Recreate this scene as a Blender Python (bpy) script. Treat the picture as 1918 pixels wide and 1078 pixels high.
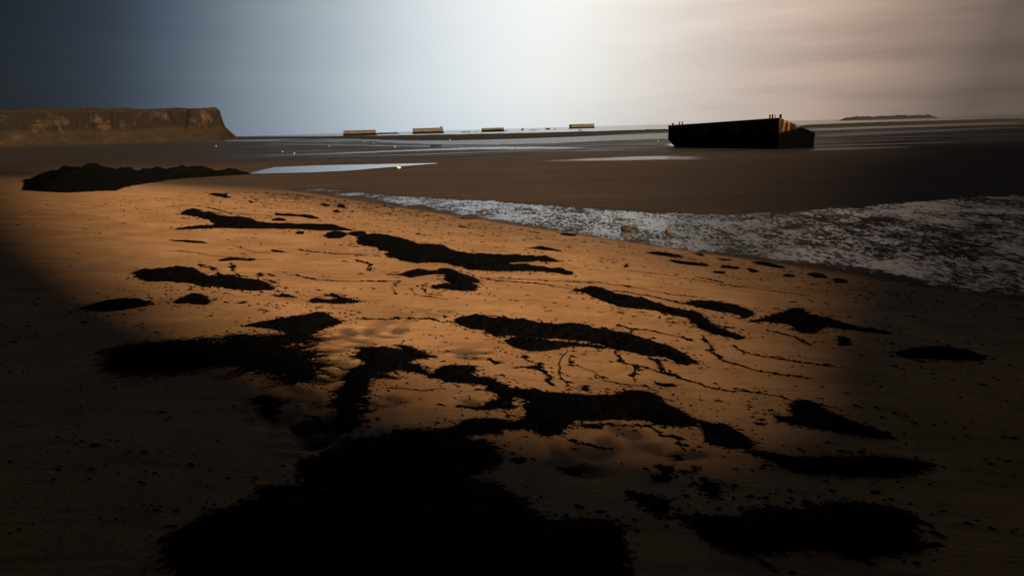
import bpy, math, random
import numpy as np
from mathutils import Matrix, Vector

for o in list(bpy.data.objects):
    bpy.data.objects.remove(o)
sc = bpy.context.scene
COL = sc.collection
R = math.radians
random.seed(7)
rng = np.random.default_rng(11)

# ------------------------------------------------------------------ camera
FPX, CX, CY = 1300.0, 959.0, 539.0
EYE = 1.6
PITCH = math.atan(298.0 / FPX)
ROLL = math.atan(0.0279)
Fv = np.array([0, math.cos(PITCH), -math.sin(PITCH)])
U0 = np.array([0, math.sin(PITCH), math.cos(PITCH)])
R0 = np.array([1.0, 0, 0])
Uv = U0 * math.cos(ROLL) + R0 * math.sin(ROLL)
Rv = R0 * math.cos(ROLL) - U0 * math.sin(ROLL)
cam_d = bpy.data.cameras.new('camera')
cam = bpy.data.objects.new('camera', cam_d)
COL.objects.link(cam)
cam_d.sensor_width = 36
cam_d.lens = 36 * FPX / 1918
cam_d.clip_start = 0.05
cam_d.clip_end = 60000
M = Matrix(((Rv[0], Uv[0], -Fv[0], 0), (Rv[1], Uv[1], -Fv[1], 0),
            (Rv[2], Uv[2], -Fv[2], EYE), (0, 0, 0, 1)))
cam.matrix_world = M
sc.camera = cam
sc.render.resolution_x, sc.render.resolution_y = 1024, 575

# ------------------------------------------------------------------ light
SUN_H = np.array([0.55, -0.835]); SUN_H = SUN_H / np.linalg.norm(SUN_H)
SUN_EL = R(18)
sun_d = bpy.data.lights.new('sun', 'SUN')
sun_d.energy = 5.0
sun_d.angle = R(7.0)
sun_d.color = (1.0, 0.69, 0.40)
sun = bpy.data.objects.new('sun', sun_d)
COL.objects.link(sun)
sdir = Vector((SUN_H[0] * math.cos(SUN_EL), SUN_H[1] * math.cos(SUN_EL), math.sin(SUN_EL)))
sun.rotation_euler = sdir.to_track_quat('Z', 'Y').to_euler()

vs = sc.view_settings
vs.view_transform = 'Standard'
vs.look = 'None'
vs.gamma = 1
vs.use_curve_mapping = False
EXPO = 0.9
vs.exposure = EXPO
XS = 2 ** EXPO

def lin(c):
    c = c / 255.0
    return c / 12.92 if c <= 0.04045 else ((c + 0.055) / 1.055) ** 2.4

def rgb(r, g, b, k=1.0):
    return (lin(r) * k, lin(g) * k, lin(b) * k, 1)

w = bpy.data.worlds.new('World')
sc.world = w
w.use_nodes = True
nt = w.node_tree
nt.nodes.clear()
def N(t, tree=None, **kw):
    n = (tree or nt).nodes.new(t)
    for k, v in kw.items():
        setattr(n, k, v)
    return n
def L(a, b, tree=None):
    (tree or nt).links.new(a, b)
def mth(op, a, b=None, c=None, tree=None, clamp=False):
    n = N('ShaderNodeMath', tree, operation=op, use_clamp=clamp)
    for i, v in enumerate((a, b, c)):
        if v is None: continue
        if isinstance(v, (int, float)): n.inputs[i].default_value = v
        else: L(v, n.inputs[i], tree)
    return n.outputs[0]
def ramp(fac, stops, tree=None, interp='LINEAR'):
    n = N('ShaderNodeValToRGB', tree)
    cr = n.color_ramp
    cr.interpolation = interp
    while len(cr.elements) < len(stops): cr.elements.new(0.5)
    for e, (p, c) in zip(cr.elements, stops):
        e.position = p
        e.color = c if len(c) == 4 else (*c, 1)
    L(fac, n.inputs[0], tree)
    return n.outputs[0]
def mapr(v, a, b, c, d, tree=None, smooth=False):
    n = N('ShaderNodeMapRange', tree)
    if smooth: n.interpolation_type = 'SMOOTHSTEP'
    L(v, n.inputs[0], tree)
    for i, x in enumerate((a, b, c, d)): n.inputs[i + 1].default_value = x
    return n.outputs[0]
def mixc(f, a, b, tree=None, blend='MIX'):
    n = N('ShaderNodeMix', tree, data_type='RGBA', blend_type=blend)
    if isinstance(f, (int, float)): n.inputs[0].default_value = f
    else: L(f, n.inputs[0], tree)
    for i, v in ((6, a), (7, b)):
        if isinstance(v, tuple): n.inputs[i].default_value = v if len(v) == 4 else (*v, 1)
        else: L(v, n.inputs[i], tree)
    return n.outputs[2]

tc = N('ShaderNodeTexCoord')
sp = N('ShaderNodeSeparateXYZ'); L(tc.outputs['Generated'], sp.inputs[0])
az = mth('ARCTAN2', sp.outputs[0], sp.outputs[1])
el = mth('ARCSINE', sp.outputs[2])
# thin cloud veil: pale glow low over the sea, slate to the left, dun to the right, dark lid overhead
azn = mapr(az, R(-60), R(60), 0, 1)
noi = N('ShaderNodeTexNoise'); noi.inputs['Scale'].default_value = 3.0; noi.inputs['Detail'].default_value = 5
mp = N('ShaderNodeMapping'); mp.inputs['Scale'].default_value = (1.2, 1.2, 11); mp.inputs['Rotation'].default_value = (0, R(-7), 0)
L(tc.outputs['Generated'], mp.inputs[0]); L(mp.outputs[0], noi.inputs['Vector'])
azn = mth('ADD', azn, mth('MULTIPLY', el, -0.12))
azj = mth('ADD', azn, mth('MULTIPLY', mth('SUBTRACT', noi.outputs[0], 0.5), 0.012))
def ap(px): return (math.degrees(math.atan((px - 959) / 1300.0)) + 60) / 120
K = 1 / XS
stops = [(0.0, rgb(12, 14, 18, K)), (ap(0), rgb(20, 25, 32, K)), (ap(200), rgb(38, 46, 58, K)), (ap(330), rgb(74, 86, 102, K)), (ap(450), rgb(116, 127, 138, K)),
         (ap(600), rgb(160, 171, 181, K)), (ap(740), rgb(204, 212, 219, K)), (ap(900), rgb(234, 239, 241, K)),
         (ap(1040), rgb(243, 243, 239, K)), (ap(1200), rgb(228, 219, 211, K)), (ap(1350), rgb(212, 194, 181, K)),
         (ap(1500), rgb(188, 165, 149, K)), (ap(1620), rgb(160, 138, 124, K)), (ap(1800), rgb(104, 89, 80, K)), (1.0, rgb(16, 14, 14, K))]
skyc = ramp(azj, stops, interp='B_SPLINE')
elf = ramp(mapr(el, R(-2), R(60), 0, 1), [(0.0, (0.80, 0.83, 0.87)), (0.035, (0.84, 0.87, 0.90)), (0.09, (0.97, 0.98, 0.98)), (0.19, (1.08, 1.07, 1.06)),
                                        (0.28, (0.8, 0.8, 0.81)), (0.38, (0.16, 0.165, 0.18)), (0.5, (0.025, 0.027, 0.03)), (1.0, (0.012, 0.014, 0.018))])
veil = mixc(1.0, skyc, elf, blend='MULTIPLY')
# cloud streaks on the right
st = mapr(noi.outputs[0], 0.38, 0.66, 0.80, 1.12)
stw = mapr(az, R(4), R(26), 0, 1)
stm = mth('ADD', mth('MULTIPLY', st, stw), mth('SUBTRACT', 1.0, stw))
cmb = N('ShaderNodeCombineXYZ')
for i in range(3): L(stm, cmb.inputs[i])
veil = mixc(1.0, veil, cmb.outputs[0], blend='MULTIPLY')
sky = N('ShaderNodeTexSky', sky_type='NISHITA', sun_disc=False)
sky.sun_elevation = SUN_EL
sky.sun_rotation = math.atan2(sdir.x, sdir.y)
bgs = N('ShaderNodeBackground'); bgs.inputs[1].default_value = 0.05
bgv = N('ShaderNodeBackground'); bgv.inputs[1].default_value = 1.0
L(sky.outputs[0], bgs.inputs[0]); L(veil, bgv.inputs[0])
mx = N('ShaderNodeMixShader'); mx.inputs[0].default_value = 0.985
L(bgs.outputs[0], mx.inputs[1]); L(bgv.outputs[0], mx.inputs[2])
out = N('ShaderNodeOutputWorld'); L(mx.outputs[0], out.inputs[0])

# ------------------------------------------------------------------ numpy helpers
def vnoise(x, y, seed=0):
    xi = np.floor(x).astype(np.int64); yi = np.floor(y).astype(np.int64)
    xf = x - xi; yf = y - yi
    u = xf * xf * (3 - 2 * xf); v = yf * yf * (3 - 2 * yf)
    def h(a, b):
        n = (a * 374761393 + b * 668265263 + seed * 1274126177) & 0x7fffffff
        n = ((n ^ (n >> 13)) * 1274126177) & 0x7fffffff
        n = (n ^ (n >> 16)) & 0xffff
        return n / 65535.0
    return (h(xi, yi) * (1 - u) + h(xi + 1, yi) * u) * (1 - v) + (h(xi, yi + 1) * (1 - u) + h(xi + 1, yi + 1) * u) * v
def fbm(x, y, oct=4, seed=0):
    a = 0.5; s = 0; t = 0
    for i in range(oct):
        s = s + a * vnoise(x * 2 ** i + 17.3 * i, y * 2 ** i - 9.1 * i, seed + i)
        t += a; a *= 0.55
    return s / t - 0.5
def sstep(a, b, x):
    t = np.clip((x - a) / (b - a), 0, 1)
    return t * t * (3 - 2 * t)
def seg_dist(x, y, pts, closed=False):
    d = np.full(np.shape(x), 1e9)
    n = len(pts)
    for i in range(n if closed else n - 1):
        ax, ay = pts[i]; bx, by = pts[(i + 1) % n]
        dx, dy = bx - ax, by - ay
        t = np.clip(((x - ax) * dx + (y - ay) * dy) / (dx * dx + dy * dy + 1e-12), 0, 1)
        d = np.minimum(d, np.hypot(x - ax - t * dx, y - ay - t * dy))
    return d
def inside(x, y, pts):
    r = np.zeros(np.shape(x), bool)
    n = len(pts)
    for i in range(n):
        ax, ay = pts[i]; bx, by = pts[(i + 1) % n]
        if ay == by: continue
        c = ((ay > y) != (by > y)) & (x < (bx - ax) * (y - ay) / (by - ay) + ax)
        r ^= c
    return r
def sdist(x, y, pts):
    d = seg_dist(x, y, pts, True)
    return np.where(inside(x, y, pts), d, -d)

# ------------------------------------------------------------------ terrain
TOE = [(160, -190), (60, -58), (6.9, 13.2), (1.6, 20.2), (-11.7, 38), (-24, 50), (-45, 66), (-100, 100), (-300, 300), (-620, 560)]
LAND = TOE + [(-2000, 500), (-2000, -400), (300, -400)]
FLAT = -1.4
def base_h(x, y):
    x = np.asarray(x, float); y = np.asarray(y, float)
    s = sdist(x, y, LAND)
    s = s + 0.25 * np.sin(x * 0.6 + y * 0.21) * sstep(0, 3, s)
    b = 0.104 * np.log1p(np.exp(np.clip(s * 2.2, -30, 30))) / 2.2
    b = np.where(s * 2.2 > 30, 0.104 * s, b)
    b = 2.4 * np.tanh(b / 2.4) + 0.06 * sstep(5, 15, s)
    z = FLAT + b
    z = z + 0.10 * fbm(x / 3.5, y / 3.5, 3, 5) * sstep(0, 3, s)
    z = z + 0.05 * fbm(x / 12, y / 12, 2, 9)
    # sea bed falls away beyond the flats
    yy = y + 0.12 * x
    z = z - 5 * sstep(470, 760, yy) * sstep(5, -60, s)
    return z
# exact foreground level: sand under the camera at about z = 0
def ray_dir(px, py):
    px = np.asarray(px, float); py = np.asarray(py, float)
    a = (px - CX) / FPX; b = -(py - CY) / FPX
    d = Fv[None, :] + a[:, None] * Rv[None, :] + b[:, None] * Uv[None, :]
    return d / d[:, 1:2]          # parametrised by y
def ground_pt(pxy, hf=base_h):
    pxy = np.atleast_2d(np.asarray(pxy, float))
    d = ray_dir(pxy[:, 0], pxy[:, 1])
    y = np.full(len(pxy), 0.5)
    done = np.zeros(len(pxy), bool)
    lo = y.copy(); hi = y.copy()
    for k in range(260):
        yn = y * 1.04
        z = EYE + d[:, 2] * yn
        hit = (z < hf(d[:, 0] * yn, yn)) & ~done
        hi = np.where(hit, yn, hi); lo = np.where(hit, y, lo)
        done |= hit
        y = yn
        if done.all(): break
    for k in range(14):
        m = (lo + hi) / 2
        z = EYE + d[:, 2] * m
        b = z < hf(d[:, 0] * m, m)
        hi = np.where(b, m, hi); lo = np.where(b, lo, m)
    return np.stack([d[:, 0] * hi, hi], 1)
def at_depth(px, py, Y):
    d = ray_dir([px], [py])[0]
    return Vector((d[0] * Y, Y, EYE + d[2] * Y))

# the zoomed views the outlines were read from: (x0, y0, scale)
Z = dict(z0=(311, 180, 4.359), z1=(311, 380, 4.359), z2=(620, 400, 3.836), z3=(311, 600, 3.552), z4=(800, 560, 3.552),
         z5=(1060, 500, 3.487), z6=(480, 760, 3.425), z7=(1040, 760, 3.365), zr=(1060, 360, 3.487), zw=(540, 330, 3.552), px=(0, 0, 1))
def plan(zid, pts):
    x0, y0, s = Z[zid]
    return ground_pt([(x0 + a / s, y0 + b / s) for a, b in pts])

# footprints pressed in the sand
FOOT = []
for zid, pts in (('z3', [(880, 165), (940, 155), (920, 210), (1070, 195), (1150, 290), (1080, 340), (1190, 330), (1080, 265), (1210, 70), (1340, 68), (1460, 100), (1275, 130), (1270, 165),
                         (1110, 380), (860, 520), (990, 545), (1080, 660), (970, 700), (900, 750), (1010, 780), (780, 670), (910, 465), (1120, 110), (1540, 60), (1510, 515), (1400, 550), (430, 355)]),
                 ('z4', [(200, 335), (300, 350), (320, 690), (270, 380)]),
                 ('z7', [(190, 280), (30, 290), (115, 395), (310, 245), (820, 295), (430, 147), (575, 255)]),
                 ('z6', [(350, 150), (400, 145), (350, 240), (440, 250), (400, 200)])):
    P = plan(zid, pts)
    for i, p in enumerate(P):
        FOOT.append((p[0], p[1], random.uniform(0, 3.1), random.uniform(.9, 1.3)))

def ground_h(x, y):
    z = base_h(x, y)
    near = (np.abs(x) < 14) & (y > 1) & (y < 24)
    z = z + np.where(near, 0.012 * fbm(x * 1.6, y * 1.6, 3, 21) + 0.008 * fbm(x * 7, y * 7, 2, 31), 0)
    for fx, fy, a, k in FOOT:
        m = (np.abs(x - fx) < .35) & (np.abs(y - fy) < .35)
        if not np.any(m): continue
        dx = x[m] - fx; dy = y[m] - fy
        u = (dx * math.cos(a) + dy * math.sin(a)) / (.17 * k); v = (-dx * math.sin(a) + dy * math.cos(a)) / (.085 * k)
        r = np.sqrt(u * u + v * v)
        z[m] += -0.016 * (1 - sstep(.4, 1.15, r)) + 0.003 * np.exp(-((r - 1.3) / .25) ** 2)
    return z

# ------------------------------------------------------------------ mesh helpers
def tag(o, label=None, cat=None, group=None, kind=None):
    if label: o['label'] = label
    if cat: o['category'] = cat
    if group: o['group'] = group
    if kind: o['kind'] = kind
    return o
def mesh_obj(name, V, F, mat, parent=None, smooth=True):
    me = bpy.data.meshes.new(name)
    me.from_pydata([tuple(v) for v in V], [], [tuple(f) for f in F])
    me.materials.append(mat)
    if smooth: me.polygons.foreach_set('use_smooth', [True] * len(me.polygons))
    me.update()
    o = bpy.data.objects.new(name, me)
    COL.objects.link(o)
    if parent: o.parent = parent
    return o
def grid_mesh(name, xs, ys, zf, mat, keep=None):
    X, Y = np.meshgrid(xs, ys)
    Zz = zf(X, Y)
    nx, ny = len(xs), len(ys)
    V = np.stack([X.ravel(), Y.ravel(), Zz.ravel()], 1)
    i = np.arange(nx - 1)[None, :] + nx * np.arange(ny - 1)[:, None]
    Q = np.stack([i, i + 1, i + nx + 1, i + nx], -1).reshape(-1, 4)
    if keep is not None:
        k = keep(X, Y, Zz).ravel()
        kq = k[Q].any(1)
        Q = Q[kq]
        used = np.unique(Q); mp_ = -np.ones(len(V), np.int64); mp_[used] = np.arange(len(used))
        V = V[used]; Q = mp_[Q]
    return quads_obj(name, V, Q, mat)
def quads_obj(name, V, Q, mat):
    me = bpy.data.meshes.new(name)
    me.vertices.add(len(V)); me.vertices.foreach_set('co', V.astype(np.float32).ravel())
    me.loops.add(Q.size); me.loops.foreach_set('vertex_index', Q.astype(np.int32).ravel())
    me.polygons.add(len(Q)); me.polygons.foreach_set('loop_start', np.arange(0, Q.size, Q.shape[1], dtype=np.int32))
    me.polygons.foreach_set('loop_total', np.full(len(Q), Q.shape[1], dtype=np.int32))
    me.polygons.foreach_set('use_smooth', np.ones(len(Q), bool))
    me.update(calc_edges=True); me.validate()
    me.materials.append(mat)
    o = bpy.data.objects.new(name, me); COL.objects.link(o)
    return o
def attr(o, name, vals):
    a = o.data.attributes.new(name, 'FLOAT', 'POINT')
    a.data.foreach_set('value', np.asarray(vals, np.float32).ravel())
def coords(o):
    v = np.empty(len(o.data.vertices) * 3, np.float32); o.data.vertices.foreach_get('co', v)
    return v.reshape(-1, 3).astype(float)

# ------------------------------------------------------------------ materials
def new_mat(name):
    m = bpy.data.materials.new(name); m.use_nodes = True
    t = m.node_tree; t.nodes.clear()
    b = N('ShaderNodeBsdfPrincipled', t); o = N('ShaderNodeOutputMaterial', t)
    L(b.outputs[0], o.inputs[0], t)
    return m, t, b
def noise(t, scale, detail=4, rough=.55, vec=None, sc3=None, rot=(0, 0, 0), dist=0):
    n = N('ShaderNodeTexNoise', t); n.inputs['Scale'].default_value = scale; n.inputs['Detail'].default_value = detail
    n.inputs['Roughness'].default_value = rough; n.inputs['Distortion'].default_value = dist
    g = N('ShaderNodeTexCoord', t).outputs['Object'] if vec is None else vec
    if sc3:
        mp = N('ShaderNodeMapping', t); mp.inputs['Scale'].default_value = sc3; mp.inputs['Rotation'].default_value = rot
        L(g, mp.inputs[0], t); g = mp.outputs[0]
    L(g, n.inputs['Vector'], t)
    return n.outputs[0]
def bump(t, b, h, strength, dist):
    n = N('ShaderNodeBump', t); n.inputs['Strength'].default_value = strength; n.inputs['Distance'].default_value = dist
    L(h, n.inputs['Height'], t); L(n.outputs[0], b.inputs['Normal'], t)
    return n
def simple(name, c1, c2, scale, rough=.8, bmp=0.0, bd=0.02, spec=.3, sc3=None):
    m, t, b = new_mat(name)
    n = noise(t, scale, 5, .6, sc3=sc3)
    L(mixc(mapr(n, .35, .65, 0, 1, t), c1, c2, t), b.inputs['Base Color'], t)
    b.inputs['Roughness'].default_value = rough; b.inputs['Specular IOR Level'].default_value = spec
    if bmp: bump(t, b, n, bmp, bd)
    return m

# ground: dry beach sand / damp brown flats / dark far mud, with a rippled film of water in places
def ground_mat():
    m, t, b = new_mat('sand')
    A = lambda n: (lambda a: a.outputs['Fac'])(N('ShaderNodeAttribute', t, attribute_name=n))
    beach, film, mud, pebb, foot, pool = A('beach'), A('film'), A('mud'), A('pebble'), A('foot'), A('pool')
    n1 = noise(t, 1.1, 5, .6); n2 = noise(t, 55, 3, .7); n3 = noise(t, 300, 2, .6)
    dry = mixc(mapr(n1, .40, .60, 0, 1, t), (.66, .40, .205), (.48, .27, .125), t)
    dry = mixc(mapr(n3, .35, .68, 0, .7, t), dry, (.24, .135, .062), t)
    # drifted streaks of darker grains along the beach
    n4 = noise(t, 1.0, 6, .65, sc3=(1.1, 7, 1), rot=(0, 0, R(18)), dist=.6)
    dry = mixc(mapr(n4, .51, .62, 0, .5, t), dry, (.26, .15, .075), t)
    peb = mixc(mapr(n2, .47, .56, 0, 1, t), dry, (.07, .05, .035), t)
    dry = mixc(pebb, dry, peb, t)
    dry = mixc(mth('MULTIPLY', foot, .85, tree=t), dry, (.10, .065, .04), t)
    n5 = noise(t, .25, 6, .6, sc3=(1, 4, 1), rot=(0, 0, R(-6)), dist=.6)
    damp = mixc(mapr(n5, .3, .7, 0, 1, t), (.090, .060, .041), (.052, .036, .026), t)
    n6 = noise(t, 9, 4, .7, sc3=(1, .4, 1))
    damp = mixc(mapr(n6, .4, .66, 0, .6, t), damp, (.036, .026, .020), t)
    n8 = noise(t, 1.0, 5, .65, sc3=(.045, .55, 1), rot=(0, 0, R(-5)), dist=.3)
    mudc = mixc(mapr(n5, .4, .6, 0, 1, t), (.030, .027, .024), (.018, .016, .015), t)
    mudc = mixc(mapr(n8, .5, .66, 0, .8, t), mudc, (.052, .042, .034), t)
    n10 = noise(t, 1.0, 5, .65, sc3=(.25, 1.6, 1), rot=(0, 0, R(-4)), dist=.5)
    damp = mixc(mapr(n10, .50, .62, 0, .55, t), damp, (.034, .025, .019), t)
    wet = mixc(mud, damp, mudc, t)
    wet = mixc(mapr(n8, .52, .40, 0, .45, t), wet, (.022, .018, .015), t)
    col = mixc(beach, wet, dry, t)
    # film of standing water between ripples
    r1 = noise(t, 1.0, 5, .62, sc3=(12, 4.2, 1), rot=(0, 0, R(-38)), dist=.5)
    r2 = noise(t, 1.0, 4, .7, sc3=(.9, .6, 1), rot=(0, 0, R(-28)))
    r3 = noise(t, 1.0, 3, .6, sc3=(34, 12, 1), rot=(0, 0, R(-38)), dist=.3)
    r1 = mth('ADD', mth('MULTIPLY', r1, .68, tree=t), mth('MULTIPLY', r3, .32, tree=t), tree=t)
    rr = mth('ADD', r1, mth('MULTIPLY', mth('SUBTRACT', r2, .5, tree=t), .50, tree=t), tree=t)
    thr = mth('SUBTRACT', .86, mth('MULTIPLY', film, .418, tree=t), tree=t)
    fm = mth('MULTIPLY', mth('SUBTRACT', rr, thr, tree=t), 15, tree=t, clamp=True)
    col = mixc(mth('MULTIPLY', film, .8, tree=t), col, (.022, .018, .015), t)
    L(col, b.inputs['Base Color'], t)
    fm = mth('MAXIMUM', fm, pool, tree=t)
    ro = mapr(fm, 0, 1, .85, .07, t)
    ro = mth('SUBTRACT', ro, mth('MULTIPLY', mud, mth('MULTIPLY', mapr(n8, .38, .62, .05, .55, t), mth('SUBTRACT', 1.0, fm, tree=t), tree=t), tree=t), tree=t)
    L(ro, b.inputs['Roughness'], t)
    sm = N('ShaderNodeMapRange', t); L(fm, sm.inputs[0], t); sm.inputs[3].default_value = .16; sm.inputs[4].default_value = 1.0
    L(sm.outputs[0], b.inputs['Specular IOR Level'], t)
    h = mth('ADD', mth('MULTIPLY', n2, .35, tree=t), mth('MULTIPLY', n3, .2, tree=t), tree=t)
    h = mth('ADD', h, mth('MULTIPLY', n1, .6, tree=t), tree=t)
    h = mth('ADD', mth('MULTIPLY', h, mth('SUBTRACT', 1.0, fm, tree=t), tree=t), mth('MULTIPLY', r1, mth('MULTIPLY', film, 1.5, tree=t), tree=t), tree=t)
    n7 = noise(t, 12, 4, .6, sc3=(1, 2.2, 1), rot=(0, 0, R(18)))
    h = mth('ADD', h, mth('MULTIPLY', n7, .5, tree=t), tree=t)
    n9 = noise(t, 1.0, 4, .6, sc3=(.9, 4.5, 1), rot=(0, 0, R(10)), dist=.8)
    h = mth('ADD', h, mth('MULTIPLY', mth('MULTIPLY', n9, 3.5, tree=t), mth('MULTIPLY', mth('SUBTRACT', 1.0, beach, tree=t), mth('SUBTRACT', 1.0, film, tree=t), tree=t), tree=t), tree=t)
    bump(t, b, h, 1.0, .022)
    return m
M_GROUND = ground_mat()

def water_mat(name, bs, bd, scale, base=(.012, .016, .02), rough=.06):
    m, t, b = new_mat(name)
    n = noise(t, scale, 4, .6, sc3=(1, 2.4, 1))
    b.inputs['Base Color'].default_value = (*base, 1); b.inputs['Roughness'].default_value = rough
    b.inputs['IOR'].default_value = 1.33
    bump(t, b, n, bs, bd)
    return m
M_SEA = water_mat('sea_water', .35, .25, .35, (.03, .045, .06), .18)
M_LAG = water_mat('lagoon_water', .8, .12, 1.3, (.03, .045, .06), .3)
M_POOL = water_mat('still_water', .12, .01, 2.5, (.015, .02, .025), .04)
def weed_mat():
    m, t, b = new_mat('seaweed')
    n = noise(t, 26, 5, .65); n2 = noise(t, 5, 5, .7)
    n3 = noise(t, 1.0, 5, .7, sc3=(14, 40, 14), rot=(0, 0, R(25)), dist=1.5)
    c = mixc(mapr(n, .35, .7, 0, 1, t), (.0016, .0018, .0022), (.004, .0038, .0036), t)
    c = mixc(mapr(n3, .56, .68, 0, .8, t), c, (.009, .0075, .006), t)
    gl = mapr(n3, .62, .72, .9, .45, t)
    c = mixc(mapr(n2, .64, .76, 0, .55, t), c, (.050, .038, .030), t)
    L(c, b.inputs['Base Color'], t)
    L(gl, b.inputs['Roughness'], t); L(mapr(n3, .58, .72, .012, .16, t), b.inputs['Specular IOR Level'], t)
    bump(t, b, n, 1.0, .03)
    return m
M_WEED = weed_mat()
M_ROCK = simple('reef_rock', (.008, .0075, .007), (.02, .018, .016), 1.2, .9, .6, .2, .2)

# ------------------------------------------------------------------ ground sheet
def graded(lo, a, b, hi, step, ratio):
    mid = list(np.arange(a, b, step))
    r = []; x = b; s = step
    while x < hi: r.append(x); x += s; s *= ratio
    r.append(hi)
    l = []; x = a - step; s = step
    while x > lo: l.append(x); s *= ratio; x -= s
    l.append(lo)
    return np.array(l[::-1] + mid + r)
gx = graded(-3500, -4.5, 5, 3500, .036, 1.035)
gy = graded(-300, 2.2, 9.5, 2600, .036, 1.026)
ground = grid_mesh('beach', gx, gy, ground_h, M_GROUND)
tag(ground, kind='structure')
gc = coords(ground)
x, y = gc[:, 0], gc[:, 1]
s_land = sdist(x, y, LAND)
jit = .5 * fbm(x / 1.5, y / 1.5, 3, 3)
beach = sstep(-.15, .5, s_land + jit * .6) * (1 - .92 * sstep(22, 42, y + .25 * x + 5 * jit))
band = plan('px', [(545, 356), (600, 352), (700, 361), (850, 372), (1000, 381), (1150, 390), (1300, 398), (1450, 396), (1560, 388), (1700, 374), (1918, 362), (2300, 350), (2400, 640), (2100, 590),
                   (1918, 560), (1760, 536), (1608, 510), (1500, 494), (1300, 474), (1100, 446), (900, 409), (700, 376), (600, 362)])
ds = sdist(x, y, [tuple(p) for p in band])
film = sstep(-.5, 1.1, ds + 1.3 * fbm(x / 1.2, y / 2.0, 4, 44) + .3)
film *= 1 - .10 * sstep(5.0, 9, x) * sstep(.42, .6, .5 + fbm(x / 2.5, y / 2.5, 3, 8)) - .10 * sstep(-2, -10, x)
film *= (s_land < .25)
# faint sheen bands farther out
yy = y + .10 * x
far = sstep(52, 70, yy)
bandn = fbm(x / 70, yy / (3 + yy * .05), 3, 77)
film = np.maximum(film, far * sstep(.02, .22, bandn) * .35)
attr(ground, 'beach', beach)
attr(ground, 'film', film)
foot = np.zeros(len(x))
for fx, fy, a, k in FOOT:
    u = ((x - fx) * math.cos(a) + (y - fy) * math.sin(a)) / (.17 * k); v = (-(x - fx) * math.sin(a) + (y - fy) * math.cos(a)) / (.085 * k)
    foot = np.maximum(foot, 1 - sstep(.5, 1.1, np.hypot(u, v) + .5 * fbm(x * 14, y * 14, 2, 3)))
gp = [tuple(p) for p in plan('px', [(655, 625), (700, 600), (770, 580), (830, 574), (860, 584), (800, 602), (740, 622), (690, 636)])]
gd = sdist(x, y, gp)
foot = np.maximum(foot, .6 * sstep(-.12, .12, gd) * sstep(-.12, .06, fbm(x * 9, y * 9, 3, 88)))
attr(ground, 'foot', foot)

attr(ground, 'mud', sstep(62, 95, yy + 14 * fbm(x / 25, y / 9, 3, 55)))
attr(ground, 'pebble', sstep(5.5, .5, s_land) * 1.0 + .18)

# ------------------------------------------------------------------ sea, lagoon, pools
def sheet(name, pts, z, mat, jag=0.0, cell=None):
    P = [tuple(p) for p in pts]
    a = np.array(P); lo, hi = a.min(0), a.max(0)
    cx_, cy_ = cell
    xs = np.arange(lo[0] - cx_, hi[0] + 2 * cx_, cx_); ys = np.arange(lo[1] - cy_, hi[1] + 2 * cy_, cy_)
    def kf(X, Y, Z_):
        return sdist(X, Y, P) + jag * fbm(X / (cx_ * 6), Y / (cy_ * 6), 3, 12) > 0
    o = grid_mesh(name, xs, ys, lambda X, Y: np.full(X.shape, z), mat, kf)
    return tag(o, kind='structure')
def flat_pt(pts, z=FLAT):
    return ground_pt(pts, lambda X, Y: np.full(np.shape(X), z))
sea = mesh_obj('sea', [(-30000, 420, -1.40), (30000, 420, -1.40), (30000, 45000, -1.40), (-30000, 45000, -1.40)], [(0, 1, 2, 3)], M_SEA)
tag(sea, kind='structure')
# tide pools: z = a little above the flats
zp = FLAT + .035
sheet('tide_pool', flat_pt([(468, 325), (500, 316.5), (518, 313), (610, 309.5), (700, 307.8), (751, 306.8), (822, 305.5), (790, 308), (725, 313), (655, 319), (586, 322.5), (518, 324.5)], zp), zp, M_POOL, .15, (.25, .3))
sheet('lagoon', flat_pt([(560, 263), (640, 260), (760, 263.5), (840, 263), (900, 262), (960, 260), (1040, 257.5), (1113, 255), (1200, 251.5), (1262, 249), (1262, 259), (1180, 262),
                         (1090, 265), (1020, 268.5), (960, 270), (880, 270.5), (800, 270), (740, 267), (680, 264)], zp), zp, M_LAG, 6, (2, 2.5))
POOLS = [
 ([(420, 292.5), (560, 288.5), (700, 283), (800, 279), (880, 276.3), (960, 275), (1060, 275.5), (1110, 275.8), (1060, 278), (960, 279.5), (880, 280), (760, 283.5), (640, 288), (520, 291)], .75, 1.5),
 ([(1020, 301), (1100, 296.5), (1200, 292.8), (1252, 292), (1300, 293), (1330, 298), (1260, 299), (1180, 300), (1100, 301.5)], .8, 1.6),
 ([(1246, 270), (1262, 268.5), (1276, 273.5), (1262, 275)], 1, .2),
 ([(1380, 285), (1470, 280.5), (1540, 277), (1700, 274), (1700, 277), (1560, 282), (1470, 284.5)], .5, 1.2),
 ([(1528, 253.5), (1608, 249), (1760, 242), (1918, 236), (1918, 240), (1760, 247), (1608, 253), (1528, 257)], .35, 4),
 ([(1500, 242), (1608, 238), (1760, 233), (1918, 228), (1918, 231), (1760, 237), (1608, 242), (1510, 245)], .6, 6),
 ([(500, 268), (640, 270), (760, 272.5), (900, 274), (1020, 273), (900, 275), (760, 274.5), (640, 272.5), (500, 271)], .5, 1.0),
 ([(450, 262), (640, 264.5), (700, 267), (640, 267), (450, 265)], .5, 3.0),
]
pool = np.zeros(len(x))
nearf = (y > 30) & (y < 460)
for pts_, k_, soft in POOLS:
    Pp = [tuple(p) for p in flat_pt(pts_)]
    d_ = sdist(x[nearf], y[nearf], Pp) + soft * 1.6 * fbm(x[nearf] / (soft * 3), y[nearf] / soft, 4, 19)
    pool[nearf] = np.maximum(pool[nearf], k_ * sstep(-soft * .5, soft * .8, d_))
attr(ground, 'pool', pool)

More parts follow.
